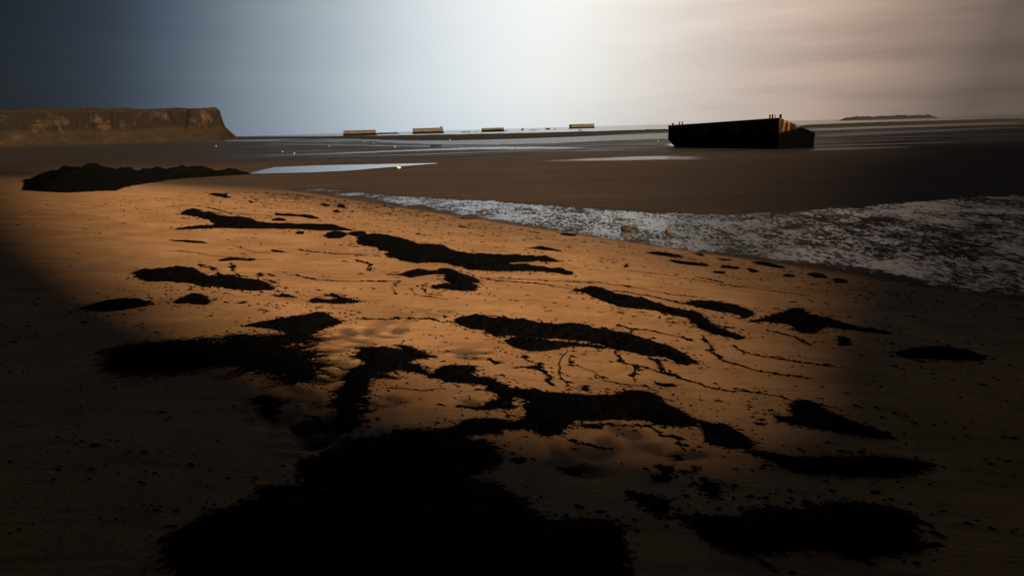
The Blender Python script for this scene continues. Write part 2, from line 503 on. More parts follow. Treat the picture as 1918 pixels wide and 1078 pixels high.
# ------------------------------------------------------------------ seaweed heaps
def strands(rs, starts, zf, V, F, length=(.05, .22), rad=(.0008, .0032)):
    for (sx, sy, dx, dy) in starts:
        n = 6; ln = rs.uniform(*length); r0 = rs.uniform(*rad)
        a = math.atan2(dy, dx) + rs.uniform(-.9, .9); cur = rs.uniform(-1.2, 1.2) / n
        px_, py_ = sx, sy
        base = len(V)
        pts = []
        for k in range(n + 1):
            pts.append((px_, py_, a)); px_ += math.cos(a) * ln / n; py_ += math.sin(a) * ln / n; a += cur + rs.uniform(-.25, .25)
        zz = zf(np.array([p[0] for p in pts]), np.array([p[1] for p in pts]))
        for k, (qx, qy, qa) in enumerate(pts):
            r = r0 * (1 - .85 * k / n)
            nx_, ny_ = -math.sin(qa), math.cos(qa)
            V.append((qx + nx_ * r, qy + ny_ * r, zz[k] - .002)); V.append((qx, qy, zz[k] + r * 1.5 + .003)); V.append((qx - nx_ * r, qy - ny_ * r, zz[k] - .002))
        for k in range(n):
            b0 = base + 3 * k
            F.append((b0, b0 + 3, b0 + 4, b0 + 1)); F.append((b0 + 1, b0 + 4, b0 + 5, b0 + 2))

def heap(zid, pts, label, H=.10, slope=.28, group=None, name='seaweed_heap', cat='seaweed', mat=None, hair=1.0, ragged=1.0, seed=None, extra=None):
    seed = seed if seed is not None else (abs(hash((len(pts), pts[0][0], pts[0][1]))) % 997)
    P = plan(zid, pts)
    PL = [tuple(p) for p in P]
    lo, hi = P.min(0), P.max(0)
    dep = P[:, 1].mean()
    size = max(hi - lo)
    cell = max(.011, min(.0022 * dep, size / 12))
    cx_ = cell; cy_ = cell * min(2.2, 1 + dep / 12)
    pad = .12 + .01 * dep
    xs = np.arange(lo[0] - pad, hi[0] + pad, cx_); ys = np.arange(lo[1] - pad, hi[1] + pad, cy_)
    while len(xs) * len(ys) > 160000:
        cx_ *= 1.25; cy_ *= 1.25
        xs = np.arange(lo[0] - pad, hi[0] + pad, cx_); ys = np.arange(lo[1] - pad, hi[1] + pad, cy_)
    fs = max(.05, .012 * dep)
    def dist(X, Y):
        return sdist(X, Y, PL) + ragged * ((.5 if dep < 6 else .95) * fs * fbm(X / fs * 1.5, Y / fs * 1.1, 4, seed))
    store = {}
    def zf(X, Y):
        d = dist(X, Y); store['d'] = d
        g = ground_h(X, Y)
        hh = np.where(d > 0, H * (1 - np.exp(-slope * np.maximum(d, 0) / H)), d * .8)
        lump = np.maximum(0, d)
        amp = np.minimum(.45 * H, lump * .35)
        hh = hh + amp * 1.6 * fbm(X / (fs * 1.5), Y / (fs * 1.5), 4, seed + 50) + np.minimum(.02, amp) * 1.4 * fbm(X / .035, Y / .035, 2, seed + 80)
        hh = hh + np.where(d > 0, .006, 0)
        if extra is not None: hh = hh * extra(X, Y)
        return g + np.maximum(hh, -.03)
    o = grid_mesh(name, xs, ys, zf, mat or M_WEED, lambda X, Y, Zz: store['d'] > -.2 * fs)
    if hair > 0 and dep < 16:
        rs = random.Random(seed)
        V, F, starts = [], [], []
        per = 0
        n = len(PL)
        for i in range(n):
            ax, ay = PL[i]; bx, by = PL[(i + 1) % n]
            ln = math.hypot(bx - ax, by - ay)
            k = int(ln / .013 * hair * min(1, 6 / dep)) if abs(ax) < 6 and ay > 2 else 0
            for q in range(min(k, 260)):
                tt = rs.random()
                mx_, my_ = ax + (bx - ax) * tt, ay + (by - ay) * tt
                nx_, ny_ = (by - ay) / (ln + 1e-9), -(bx - ax) / (ln + 1e-9)
                if inside(np.array([mx_ + nx_ * .02]), np.array([my_ + ny_ * .02]), PL)[0]: nx_, ny_ = -nx_, -ny_
                starts.append((mx_ - nx_ * .03, my_ - ny_ * .03, nx_, ny_))
        strands(rs, starts, lambda X, Y: ground_h(X, Y), V, F, (.02, .10 if hair < 2 else .30))
        if V:
            me2 = bpy.data.meshes.new('tmp'); me2.from_pydata(V, [], F)
            import bmesh
            bm = bmesh.new(); bm.from_mesh(o.data); bm.from_mesh(me2)
            bm.to_mesh(o.data); bm.free(); bpy.data.meshes.remove(me2)
            o.data.polygons.foreach_set('use_smooth', [True] * len(o.data.polygons))
    tag(o, label, cat, group)
    return o

G_H = 'black seaweed heaps stranded on the sand'
HE = [
 ('z1', [(120,95),(150,65),(210,48),(265,52),(295,85),(340,78),(390,82),(440,115),(520,122),(600,130),(680,122),(720,140),(780,170),(850,175),(900,165),(960,180),(1040,172),(1100,185),(1200,182),(1300,192),(1400,190),(1470,205),(1520,225),(1400,228),(1250,225),(1100,215),(950,210),(700,210),(500,205),(350,208),(200,218),(60,218),(150,200),(300,188),(410,180),(360,150),(310,130),(260,115),(180,100)],
  'thin seaweed ridge with a two-humped left end, highest long ridge on the beach', .14, 1),
 ('z2', [(190,200),(200,165),(250,150),(340,155),(430,165),(520,180),(590,205),(650,225),(740,235),(760,222),(800,225),(850,255),(895,268),(930,295),(1000,300),(1100,300),(1200,312),(1250,298),(1330,302),(1420,315),(1520,305),(1580,315),(1620,335),(1665,345),(1560,345),(1480,340),(1400,348),(1280,352),(1150,362),(1290,372),(1410,374),(1450,378),(1540,385),(1620,405),(1690,405),(1745,440),(1680,440),(1620,425),(1500,415),(1350,412),(1200,415),(1080,408),(980,400),(950,382),(880,375),(830,355),(760,350),(620,355),(540,345),(480,325),(410,315),(390,285),(440,280),(340,260),(350,245),(270,235),(200,220)],
  'broad black seaweed ridge that splits into two prongs at its right end', .14, 1),
 ('z2', [(405,440),(500,432),(560,415),(600,400),(650,398),(700,412),(750,415),(790,395),(840,395),(900,410),(930,435),(970,438),(1010,460),(1065,475),(1075,500),(1010,500),(1050,520),(1055,540),(1020,555),(930,555),(850,545),(780,538),(725,535),(740,515),(790,508),(860,512),(860,500),(810,470),(830,440),(760,435),(700,438),(640,448),(570,460),(520,445)],
  'hook-shaped seaweed heap curling back below the two-pronged ridge', .10, 1),
 ('z1', [(-260,560),(-100,545),(0,540),(40,535),(120,528),(180,525),(230,530),(270,560),(330,590),(400,612),(450,600),(540,610),(640,615),(740,635),(810,650),(850,670),(890,705),(800,712),(720,720),(620,710),(500,700),(400,680),(300,688),(220,660),(140,650),(0,640),(-150,640),(-260,600)],
  'thick double-humped seaweed heap at the left, pointed at its right end', .12, 1),
 ('z1', [(70,800),(130,770),(190,750),(250,738),(310,760),(370,795),(340,825),(250,828),(180,815),(80,825)],
  'small peaked seaweed heap beneath the thick double-humped heap at the left', .09, .6),
 ('z1', [(1170,800),(1210,785),(1280,785),(1320,790),(1360,800),(1400,775),(1350,765),(1290,748),(1370,750),(1400,748),(1420,780),(1480,780),(1540,800),(1590,800),(1560,815),(1500,815),(1420,825),(1350,820),(1310,812),(1200,818)],
  'tangled branching seaweed clump with wispy tips just above the dark wedge heap', .05, 1.2),
 ('z3', [(520,35),(560,22),(640,8),(760,-8),(900,-30),(985,-52),(1050,-56),(1095,-25),(1120,-15),(1170,15),(1130,35),(1040,58),(950,95),(850,95),(780,75),(700,55),(600,45)],
  'smooth wedge-shaped seaweed heap with a blunt right end, above the shaggy mass', .12, .8),
 ('z3', [(-260,190),(-100,165),(0,160),(80,140),(200,138),(300,150),(360,180),(400,185),(455,150),(480,110),(500,98),(512,130),(620,118),(740,108),(850,98),(940,100),(945,135),(860,150),(760,155),(690,165),(720,195),(840,192),(930,195),(950,230),(900,225),(920,265),(960,290),(975,330),(960,375),(900,400),(840,418),(850,385),(870,350),(800,350),(740,355),(660,330),(580,310),(480,290),(410,262),(470,240),(360,235),(320,280),(240,290),(150,315),(0,330),(-260,330)],
  'wide shaggy seaweed mass at the left with long hair-like fringes along its lower edge', .07, 3.2),
 ('z3', [(570,530),(610,505),(700,500),(750,530),(765,550),(730,570),(745,600),(690,660),(650,620),(650,560),(600,545)],
  'small dark seaweed clump narrowing downwards, beneath the shaggy mass at the left', .05, .8),
 ('z3', [(1250,245),(1310,195),(1260,190),(1330,180),(1450,185),(1540,190),(1590,200),(1560,170),(1520,165),(1590,165),(1660,190),(1720,220),(1785,242),(1700,250),(1640,265),(1580,280),(1690,300),(1760,360),(1785,382),(1700,350),(1560,325),(1480,345),(1380,345),(1550,388),(1450,380),(1360,380),(1340,420),(1330,480),(1300,510),(1360,540),(1260,545),(1260,580),(1370,605),(1270,620),(1280,690),(1220,730),(1180,738),(1145,710),(1150,600),(1110,560),(1120,520),(1180,500),(1120,480),(1190,420),(1190,370),(1240,315),(1350,300),(1330,280),(1280,260)],
  'upright seaweed heap shaped like a bent arm with pointed fingers reaching right', .05, 1.6),
 ('z4', [(180,150),(210,120),(280,112),(380,112),(450,130),(520,118),(550,140),(640,135),(720,150),(760,170),(860,170),(960,158),(1040,172),(1090,180),(1120,200),(1200,200),(1270,222),(1340,225),(1430,262),(1500,280),(1560,305),(1630,320),(1680,350),(1740,385),(1800,425),(1740,440),(1660,430),(1640,405),(1560,380),(1430,372),(1350,350),(1250,338),(1180,308),(1100,285),(950,268),(850,262),(760,256),(640,248),(570,243),(440,242),(380,205),(300,200),(240,175)],
  'lumpy seaweed ridge in the middle of the sand, arched and ending at lower right', .09, .8),
 ('z4', [(520,280),(570,252),(650,252),(760,266),(850,285),(950,295),(1100,305),(1200,320),(1180,328),(1060,318),(960,315),(880,330),(780,348),(680,350),(600,325),(540,300)],
  'rounded seaweed lobe with a thin tail tucked under the long middle ridge', .07, .6),
 ('z5', [(40,158),(90,150),(150,128),(200,130),(260,150),(330,175),(380,190),(450,205),(520,212),(600,235),(660,260),(750,288),(790,292),(830,282),(870,295),(910,335),(960,370),(1010,400),(1080,430),(1140,445),(1185,470),(1130,472),(1040,455),(950,435),(880,400),(850,370),(810,365),(840,350),(780,325),(700,312),(580,285),(450,270),(340,258),(280,235),(190,200),(120,165)],
  'slender seaweed ridge right of centre, thin left tip, kinked near its right end', .10, .7),
 ('z5', [(720,235),(800,232),(860,215),(940,222),(1020,235),(1090,240),(1150,265),(1210,285),(1225,300),(1190,330),(1140,320),(1090,300),(1000,290),(900,270),(820,250)],
  'short blunt seaweed heap just above the kinked slender ridge', .08, .7),
 ('z5', [(1195,355),(1260,340),(1340,325),(1390,300),(1430,295),(1480,270),(1530,268),(1580,300),(1640,325),(1740,345),(1850,385),(1910,400),(2100,420),(2100,432),(1910,416),(1800,400),(1700,390),(1650,410),(1600,435),(1540,430),(1500,400),(1470,375),(1390,365),(1300,355),(1220,360)],
  'peaked seaweed heap at the right with a long tail running off to the right', .12, .9),
 ('z4', [(45,500),(60,470),(110,445),(180,440),(310,445),(330,475),(290,495),(330,520),(420,522),(470,555),(540,590),(620,600),(720,605),(820,625),(950,630),(1040,635),(1150,645),(1290,635),(1330,612),(1440,610),(1510,630),(1560,660),(1590,700),(1680,735),(1740,780),(1800,810),(1790,845),(1700,850),(1600,840),(1530,835),(1470,805),(1350,800),(1200,800),(1100,810),(990,805),(940,830),(910,860),(880,900),(800,912),(770,900),(740,875),(700,862),(670,830),(660,795),(670,760),(640,700),(690,690),(660,665),(570,645),(560,690),(590,725),(540,735),(400,720),(290,730),(250,715),(330,705),(420,685),(500,670),(460,630),(400,600),(410,575),(300,560),(200,555),(130,550),(80,530)],
  'large sprawling seaweed bank right of centre with a curled left end and ragged prongs', .07, 1.4),
 ('z4', [(-420,1010),(-260,960),(-100,905),(50,880),(180,850),(270,805),(330,795),(400,800),(470,795),(560,820),(650,800),(700,820),(720,868),(640,862),(560,862),(450,865),(510,890),(400,895),(250,905),(100,940),(-100,990),(-300,1030)],
  'low seaweed arm linking the bottom mass to the large sprawling bank', .05, 1.4),
 ('z6', [(310,345),(420,330),(500,280),(620,225),(740,205),(860,180),(900,155),(960,150),(1060,160),(1150,160),(1260,150),(1300,180),(1340,215),(1440,230),(1500,245),(1540,320),(1530,370),(1480,400),(1380,400),(1350,440),(1380,490),(1520,500),(1600,545),(1700,600),(1760,690),(1790,730),(1910,740),(2030,730),(2150,725),(2260,730),(2340,780),(2330,860),(2350,1080),(-500,1080),(-560,860),(-300,700),(0,600),(60,520),(200,510),(310,520),(320,430),(300,400)],
  'huge black seaweed mass filling the bottom of the beach nearest the viewer', .06, 1.8),
 ('z7', [(910,90),(960,100),(1010,120),(1060,110),(1120,135),(1160,170),(1220,200),(1260,245),(1210,275),(1120,265),(1000,250),(950,220),(945,150)],
  'rounded seaweed clump at the right tip of the large sprawling bank', .09, .9),
 ('z7', [(1200,290),(1280,285),(1400,310),(1600,325),(1910,320),(2150,332),(2400,372),(2230,418),(1980,448),(1880,436),(1700,430),(1540,420),(1430,370),(1330,335)],
  'flat dark seaweed drift trailing away at lower right', .06, .9),
 ('z7', [(1380,60),(1450,70),(1530,90),(1500,40),(1490,0),(1550,-40),(1650,-15),(1700,30),(1900,110),(2020,150),(2120,200),(1960,190),(1750,150),(1620,140),(1550,120),(1420,95)],
  'ragged seaweed drift near the right side with jagged upper edge', .06, 1.2),
 ('z7', [(480,555),(560,545),(640,570),(700,590),(720,640),(690,670),(620,665),(570,630),(520,590)],
  'small oval seaweed clump alone on the shaded sand at lower right', .04, .8),
 ('z7', [(665,375),(740,385),(735,410),(700,430),(650,465),(680,420)],
  'tiny star-shaped seaweed scrap on the open sand at lower right', .02, 1.2),
 ('z7', [(935,455),(1000,480),(1025,540),(1000,580),(960,510)],
  'thin dark seaweed scrap standing lengthwise right of the star-shaped scrap', .02, 1.0),
 ('z7', [(760,690),(820,680),(900,702),(1010,690),(1130,705),(1200,665),(1350,640),(1520,658),(1700,620),(1910,600),(2150,640),(2300,720),(2200,800),(2350,880),(1900,960),(1650,880),(1500,905),(1200,930),(1000,860),(900,800),(860,740)],
  'low black mound spread over the lower right corner', .07, 1.0),  # low black mound covering the lower right corner
 ('z1', [(-700,860),(-500,800),(-300,780),(-150,800),(-120,830),(-260,860),(-500,890)],
  'low seaweed heap at the far left edge of the sand', .08, .8),
 ('z5', [(2150,560),(2350,520),(2550,530),(2750,580),(2700,610),(2400,600),(2200,590)],
  'low seaweed heap on the far right of the beach', .08, .8),
 ('z0', [(-1150,690),(-800,680),(-420,680),(-200,668),(0,650),(200,640),(400,640),(640,632),(700,636),(400,655),(200,668),(0,684),(-200,720),(-420,770),(-800,790),(-1150,770)],
  'dark weed-covered bank rising at the left beside the long tide pool', 1.25, 0),
]
for zid, pts, lab, H, hr in HE:
    big = H > 1
    if big:
        heap(zid, pts, lab, H, .45, name='weed_bank', cat='bank', hair=0)
    else:
        heap(zid, pts, lab, H, group=G_H, hair=hr)

# smaller scraps, told apart only by where they lie
G_S = 'small scraps of dark seaweed scattered over the beach'
SCR = [
 ('z1', [(890,85),(960,92),(1020,88),(1080,98),(1140,95),(1200,108),(1240,118),(1260,132),(1180,128),(1100,112),(1000,108),(900,102)], 'thin knobbly seaweed strip lying parallel above the long thin ridge'),
 ('z1', [(850,135),(900,128),(960,130),(995,145),(930,148),(860,145)], 'short dark seaweed strip between the knobbly strip and the long thin ridge'),
 ('z1', [(1285,265),(1330,240),(1380,232),(1460,240),(1480,262),(1430,288),(1320,290)], 'loose seaweed clump at the left end of the two-pronged ridge'),
 ('z1', [(1060,240),(1090,228),(1130,235),(1130,252),(1070,255)], 'small round seaweed lump under the right end of the long thin ridge'),
 ('z1', [(1475,245),(1560,235),(1635,235),(1640,262),(1560,275),(1490,262)], 'flat seaweed piece bridging the long thin ridge and the two-pronged ridge'),
 ('z2', [(1420,248),(1470,240),(1510,232),(1560,245),(1620,258),(1665,272),(1580,265),(1500,258)], 'lone peaked seaweed sliver above the right prong tips, near the wet sand'),
 ('z1', [(860,750),(930,755),(1000,755),(1075,775),(980,772),(920,768)], 'winged sliver of seaweed left of the tangled branching clump'),
 ('z1', [(20,300),(150,310),(320,320),(335,332),(200,325),(60,312)], 'thin straight seaweed line at the left below the long thin ridge'),
 ('z1', [(425,465),(500,455),(550,445),(620,458),(680,465),(740,460),(690,477),(600,468),(520,472),(440,475)], 'wavy thin seaweed strip above the double-humped heap at the left'),
 ('z1', [(860,385),(930,390),(970,395),(960,405),(890,400)], 'short seaweed dash on open sand below the long thin ridge'),
 ('z1', [(740,585),(770,570),(805,585),(770,602)], 'round seaweed lump just above the pointed end of the double-humped heap'),
 ('z1', [(830,575),(890,590),(870,600)], 'short seaweed stub right of the round lump by the double-humped heap'),
 ('z1', [(820,630),(870,635),(915,660),(880,656)], 'curved seaweed sliver touching the pointed end of the double-humped heap'),
 ('z1', [(765,865),(800,878),(850,878),(820,892)], 'small seaweed scrap left of the blunt wedge heap'),
 ('z1', [(590,815),(650,803),(662,812),(600,825)], 'tiny seaweed dash on the sand below the double-humped heap'),
 ('z0', [(335,800),(380,795),(450,795),(500,805),(535,832),(480,832),(400,812)], 'tapered seaweed scrap at the top left of the beach, largest up there'),
 ('z0', [(665,858),(690,852),(718,865),(690,876)], 'small seaweed lump right of the tapered scrap at the top of the beach'),
 ('z0', [(1250,876),(1290,878),(1345,890),(1330,902),(1280,900)], 'seaweed scrap near the wet sand edge, left of its twin'),
 ('z0', [(1400,888),(1460,893),(1468,914),(1400,908)], 'seaweed scrap near the wet sand edge, right of its twin'),
 ('z0', [(1355,936),(1400,930),(1435,945),(1400,954)], 'oval seaweed scrap below the twin scraps near the wet sand'),
 ('z0', [(1490,931),(1545,938),(1520,948)], 'tiny seaweed scrap right of the oval scrap near the wet sand'),
 ('z5', [(585,752),(620,765),(700,762),(728,780),(650,782),(600,772)], 'bent seaweed stick shape just above the large sprawling bank'),
 ('z5', [(1780,450),(1850,468),(1862,510),(1790,512)], 'loose seaweed blob under the tail of the peaked heap at the right'),
 ('z5', [(790,472),(820,470),(835,482),(800,482)], 'tiny seaweed scrap between the long middle ridge and the kinked ridge'),
 ('z4', [(410,405),(450,412),(500,425),(450,430)], 'small arrow-shaped seaweed scrap below the rounded lobe'),
 ('z4', [(1030,600),(1060,575),(1085,605),(1060,612)], 'small triangular seaweed tuft above the large sprawling bank'),
 ('z4', [(660,450),(740,442),(750,465),(680,462)], 'dark seaweed tuft with a stalk below the thin tail of the lobe'),
 ('z6', [(1640,340),(1680,330),(1730,335),(1722,357),(1670,367)], 'small oval seaweed scrap on sand right of the huge bottom mass'),
 ('z7', [(50,375),(110,360),(180,400),(150,425),(60,400)], 'oval dark pad in place of a pit, alone on the sand below the large sprawling bank'),  # raised dark pad stands in for a hollow in the sand
 ('z7', [(150,120),(220,115),(300,125),(290,148),(200,138)], 'flat dark scrap tucked below the large sprawling bank'),
 ('z7', [(755,290),(790,310),(805,342),(780,338)], 'short slanting seaweed scrap above the star-shaped scrap'),
 ('z7', [(855,418),(885,385),(895,410)], 'small seaweed scrap right of the star-shaped scrap'),
 ('z7', [(1265,110),(1310,108),(1315,120),(1275,122)], 'small dark scrap above the rounded clump at the bank tip'),
 ('zr', [(525,395),(600,390),(700,405),(750,412),(765,427),(680,420),(580,407)], 'long thin seaweed strip right under the edge of the wet sand'),
 ('zr', [(680,443),(800,458),(930,468),(932,482),(820,477),(700,457)], 'second long seaweed strip, below the strip at the wet sand edge'),
 ('zr', [(835,398),(900,403),(892,419)], 'short seaweed scrap at the wet sand edge'),
 ('zr', [(985,430),(1085,440),(1040,449)], 'thin seaweed sliver at the wet sand edge right of the short scrap'),
 ('zr', [(1010,483),(1130,490),(1120,502),(1020,494)], 'thin seaweed strip right of the second long strip'),
 ('zr', [(965,516),(1040,520),(1030,532),(970,527)], 'short seaweed dash below the thin strip on the right'),
 ('zr', [(1185,498),(1215,498),(1260,520),(1210,524)], 'forked seaweed scrap on the right below the wet sand'),
 ('zr', [(1195,453),(1300,458),(1430,488),(1400,497),(1280,477)], 'long dark strip along the wet sand edge at the right'),
 ('zr', [(1415,540),(1450,533),(1500,550),(1440,555)], 'small peaked scrap at the right below the long dark strip'),
 ('zr', [(1575,535),(1620,523),(1700,543),(1712,562),(1620,557)], 'thick dark scrap near the right side beneath the wet sand'),
 ('zr', [(1740,563),(1850,573),(1840,592),(1760,592)], 'dark scrap farthest right beneath the wet sand'),
 ('zr', [(375,480),(400,474),(412,484),(390,490)], 'tiny round scrap on bright sand below the wet band'),
 ('zw', [(1780,375),(1840,380),(1918,390),(1900,400),(1830,392)], 'thin dark scrap on the line where bright sand meets wet sand'),
 ('zw', [(660,205),(715,212),(690,218)], 'tiny dark scrap on the upper line of the wet sand'),
 ('zw', [(1130,330),(1180,335),(1150,342)], 'tiny dash of seaweed on bright sand above the two-pronged ridge'),
 ('zw', [(840,375),(900,385),(860,388)], 'tiny dash of seaweed above the middle of the two-pronged ridge'),
]
for zid, pts, lab in SCR:
    heap(zid, pts, lab, .045, .35, G_S, 'seaweed_scrap', 'seaweed', hair=.5, ragged=.8)

# ------------------------------------------------------------------ stringy wrack lines and flecks
def flecks(name, P, r, seed, elong=(1.5, 4)):
    """flat lumpy crumbs of weed, each a small squashed 6-gon cone, joined in one mesh"""
    rs = np.random.default_rng(seed)
    n = len(P)
    z = ground_h(P[:, 0].copy(), P[:, 1].copy())
    k = 7
    ang = rs.uniform(-.5, .5, n) + R(165)
    el_ = rs.uniform(*elong, n)
    V = np.zeros((n, k + 1, 3)); F = []
    for j in range(k):
        a = 2 * math.pi * j / k
        rr = r * rs.uniform(.55, 1.25, n)
        u = math.cos(a) * rr * el_; v = math.sin(a) * rr
        V[:, j, 0] = P[:, 0] + u * np.cos(ang) - v * np.sin(ang)
        V[:, j, 1] = P[:, 1] + u * np.sin(ang) + v * np.cos(ang)
        V[:, j, 2] = z - .004
    V[:, k, 0] = P[:, 0]; V[:, k, 1] = P[:, 1]; V[:, k, 2] = z + .004 + r * .6
    idx = (np.arange(n) * (k + 1))[:, None]
    tr = np.array([(j, (j + 1) % k, k) for j in range(k)])
    Q = (idx[:, :, None] + tr[None]).reshape(-1, 3)
    return quads_obj(name, V.reshape(-1, 3), Q, M_WEED)
LINES = [
 ('z4', [(650,360),(670,410),(740,440),(755,475),(800,505),(825,540),(815,570),(860,600)], 'thin seaweed string wandering from the rounded lobe down to the large sprawling bank'),
 ('z4', [(560,455),(620,456),(680,458),(745,448)], 'short straight seaweed string below the rounded lobe'),
 ('z4', [(1260,345),(1270,390),(1340,430),(1450,462),(1560,495),(1680,530),(1780,560)], 'seaweed string dropping from the long middle ridge then sweeping right'),
 ('z4', [(940,350),(880,420),(875,480),(920,545),(990,575),(1040,590)], 'faint curved seaweed string below the tail of the lobe, bulging left'),
 ('z4', [(945,370),(985,440),(1060,475),(1150,505),(1200,545),(1270,560),(1500,585)], 'faint seaweed string running down right below the lobe tail'),
 ('z4', [(1490,400),(1530,450),(1600,495),(1700,530)], 'short seaweed string below the right end of the long middle ridge'),
 ('z4', [(1390,450),(1390,520),(1400,550)], 'tiny upright seaweed string below the long middle ridge'),
 ('z4', [(1360,190),(1372,240)], 'tiny upright seaweed string above the long middle ridge'),
 ('z4', [(1255,170),(1350,190),(1450,205),(1600,240),(1750,270)], 'broken seaweed string above the right half of the long middle ridge'),
 ('z4', [(-500,130),(-200,135),(0,125),(90,150),(180,150)], 'thin seaweed string leading in to the left tip of the long middle ridge'),
 ('z5', [(905,440),(940,520),(985,585),(1040,615),(1130,640),(1230,670),(1380,705),(1520,715),(1620,730)], 'long curved seaweed string below the kinked slender ridge'),
 ('z5', [(1090,510),(1170,560),(1280,580),(1430,600),(1560,625),(1750,650)], 'broken seaweed string right of the long curved string'),
 ('z5', [(600,690),(700,715),(780,740),(870,765),(970,790),(1100,820),(1190,815),(1290,830),(1400,840),(1500,880),(1640,910),(1800,930)], 'thick seaweed string crossing the sand at the right towards the ragged drift'),
 ('z5', [(1330,415),(1420,435),(1510,460),(1560,490),(1590,505)], 'seaweed string under the peaked heap at the right'),
 ('z5', [(260,155),(400,165),(560,195),(720,230)], 'seaweed string between the kinked ridge and the short blunt heap'),
 ('z5', [(850,70),(940,80),(1010,100)], 'short seaweed string in the right upper beach'),
 ('z5', [(0,90),(200,100),(420,130),(700,180),(900,200)], 'faint seaweed tide line above the kinked slender ridge'),
 ('z5', [(400,20),(700,60),(1000,110),(1300,150),(1600,190)], 'faint seaweed tide line crossing the right upper beach'),
 ('z2', [(1090,475),(1300,490),(1500,505),(1700,540),(1800,550)], 'seaweed string leading from the hooked heap to the kinked ridge'),
 ('z2', [(1050,468),(1300,468),(1500,478),(1900,500)], 'faint upper seaweed string right of the hooked heap'),
 ('z2', [(170,330),(230,345),(270,365),(275,385),(280,410)], 'small curled seaweed string left of the hooked heap'),
 ('z2', [(570,530),(600,580),(700,600),(840,610)], 'faint curved seaweed string below the hooked heap'),
 ('z2', [(500,480),(450,520),(440,545),(480,585)], 'faint arc of seaweed left of the hooked heap'),
 ('z2', [(680,500),(660,540),(700,575),(800,585)], 'inner faint arc of seaweed below the hooked heap'),
 ('z1', [(1070,380),(1200,400),(1350,412),(1620,425)], 'thin seaweed string below the left part of the two-pronged ridge'),
 ('z1', [(980,590),(1060,590),(1200,625),(1400,640),(1900,640)], 'thin level seaweed string left of the hooked heap'),
 ('z1', [(250,500),(300,520),(380,530),(440,590)], 'bent seaweed string above the double-humped heap'),
 ('z1', [(560,490),(540,520),(540,545),(590,590),(640,600)], 'looping seaweed string right of the bent string at the left'),
 ('z1', [(0,390),(200,400),(350,430),(500,440),(760,462),(900,462)], 'long faint seaweed tide line at the left'),
 ('z1', [(560,350),(650,380),(740,405),(860,410)], 'short faint seaweed string below the long thin ridge'),
 ('z1', [(350,40),(500,80),(700,100),(850,105)], 'faint seaweed string above the two-humped end of the long thin ridge'),
 ('z1', [(0,30),(200,20),(350,35),(500,70)], 'faint seaweed tide line at the top left of the beach'),
 ('z7', [(595,130),(620,165),(690,200),(760,215),(830,280)], 'seaweed string right below the large sprawling bank'),
 ('z7', [(60,170),(110,220),(200,245),(360,255)], 'thin seaweed string below the middle of the large sprawling bank'),
 ('z7', [(310,105),(420,110),(540,125)], 'thin straight seaweed string hugging the lower edge of the large sprawling bank'),
 ('z3', [(1480,445),(1600,450),(1700,462),(1880,460)], 'faint seaweed streak right of the bent-arm heap'),
 ('z3', [(950,635),(1020,645),(1100,670)], 'short slanting seaweed string left of the foot of the bent-arm heap'),
]
G_L = 'thin strings of seaweed left on the sand by the tide'
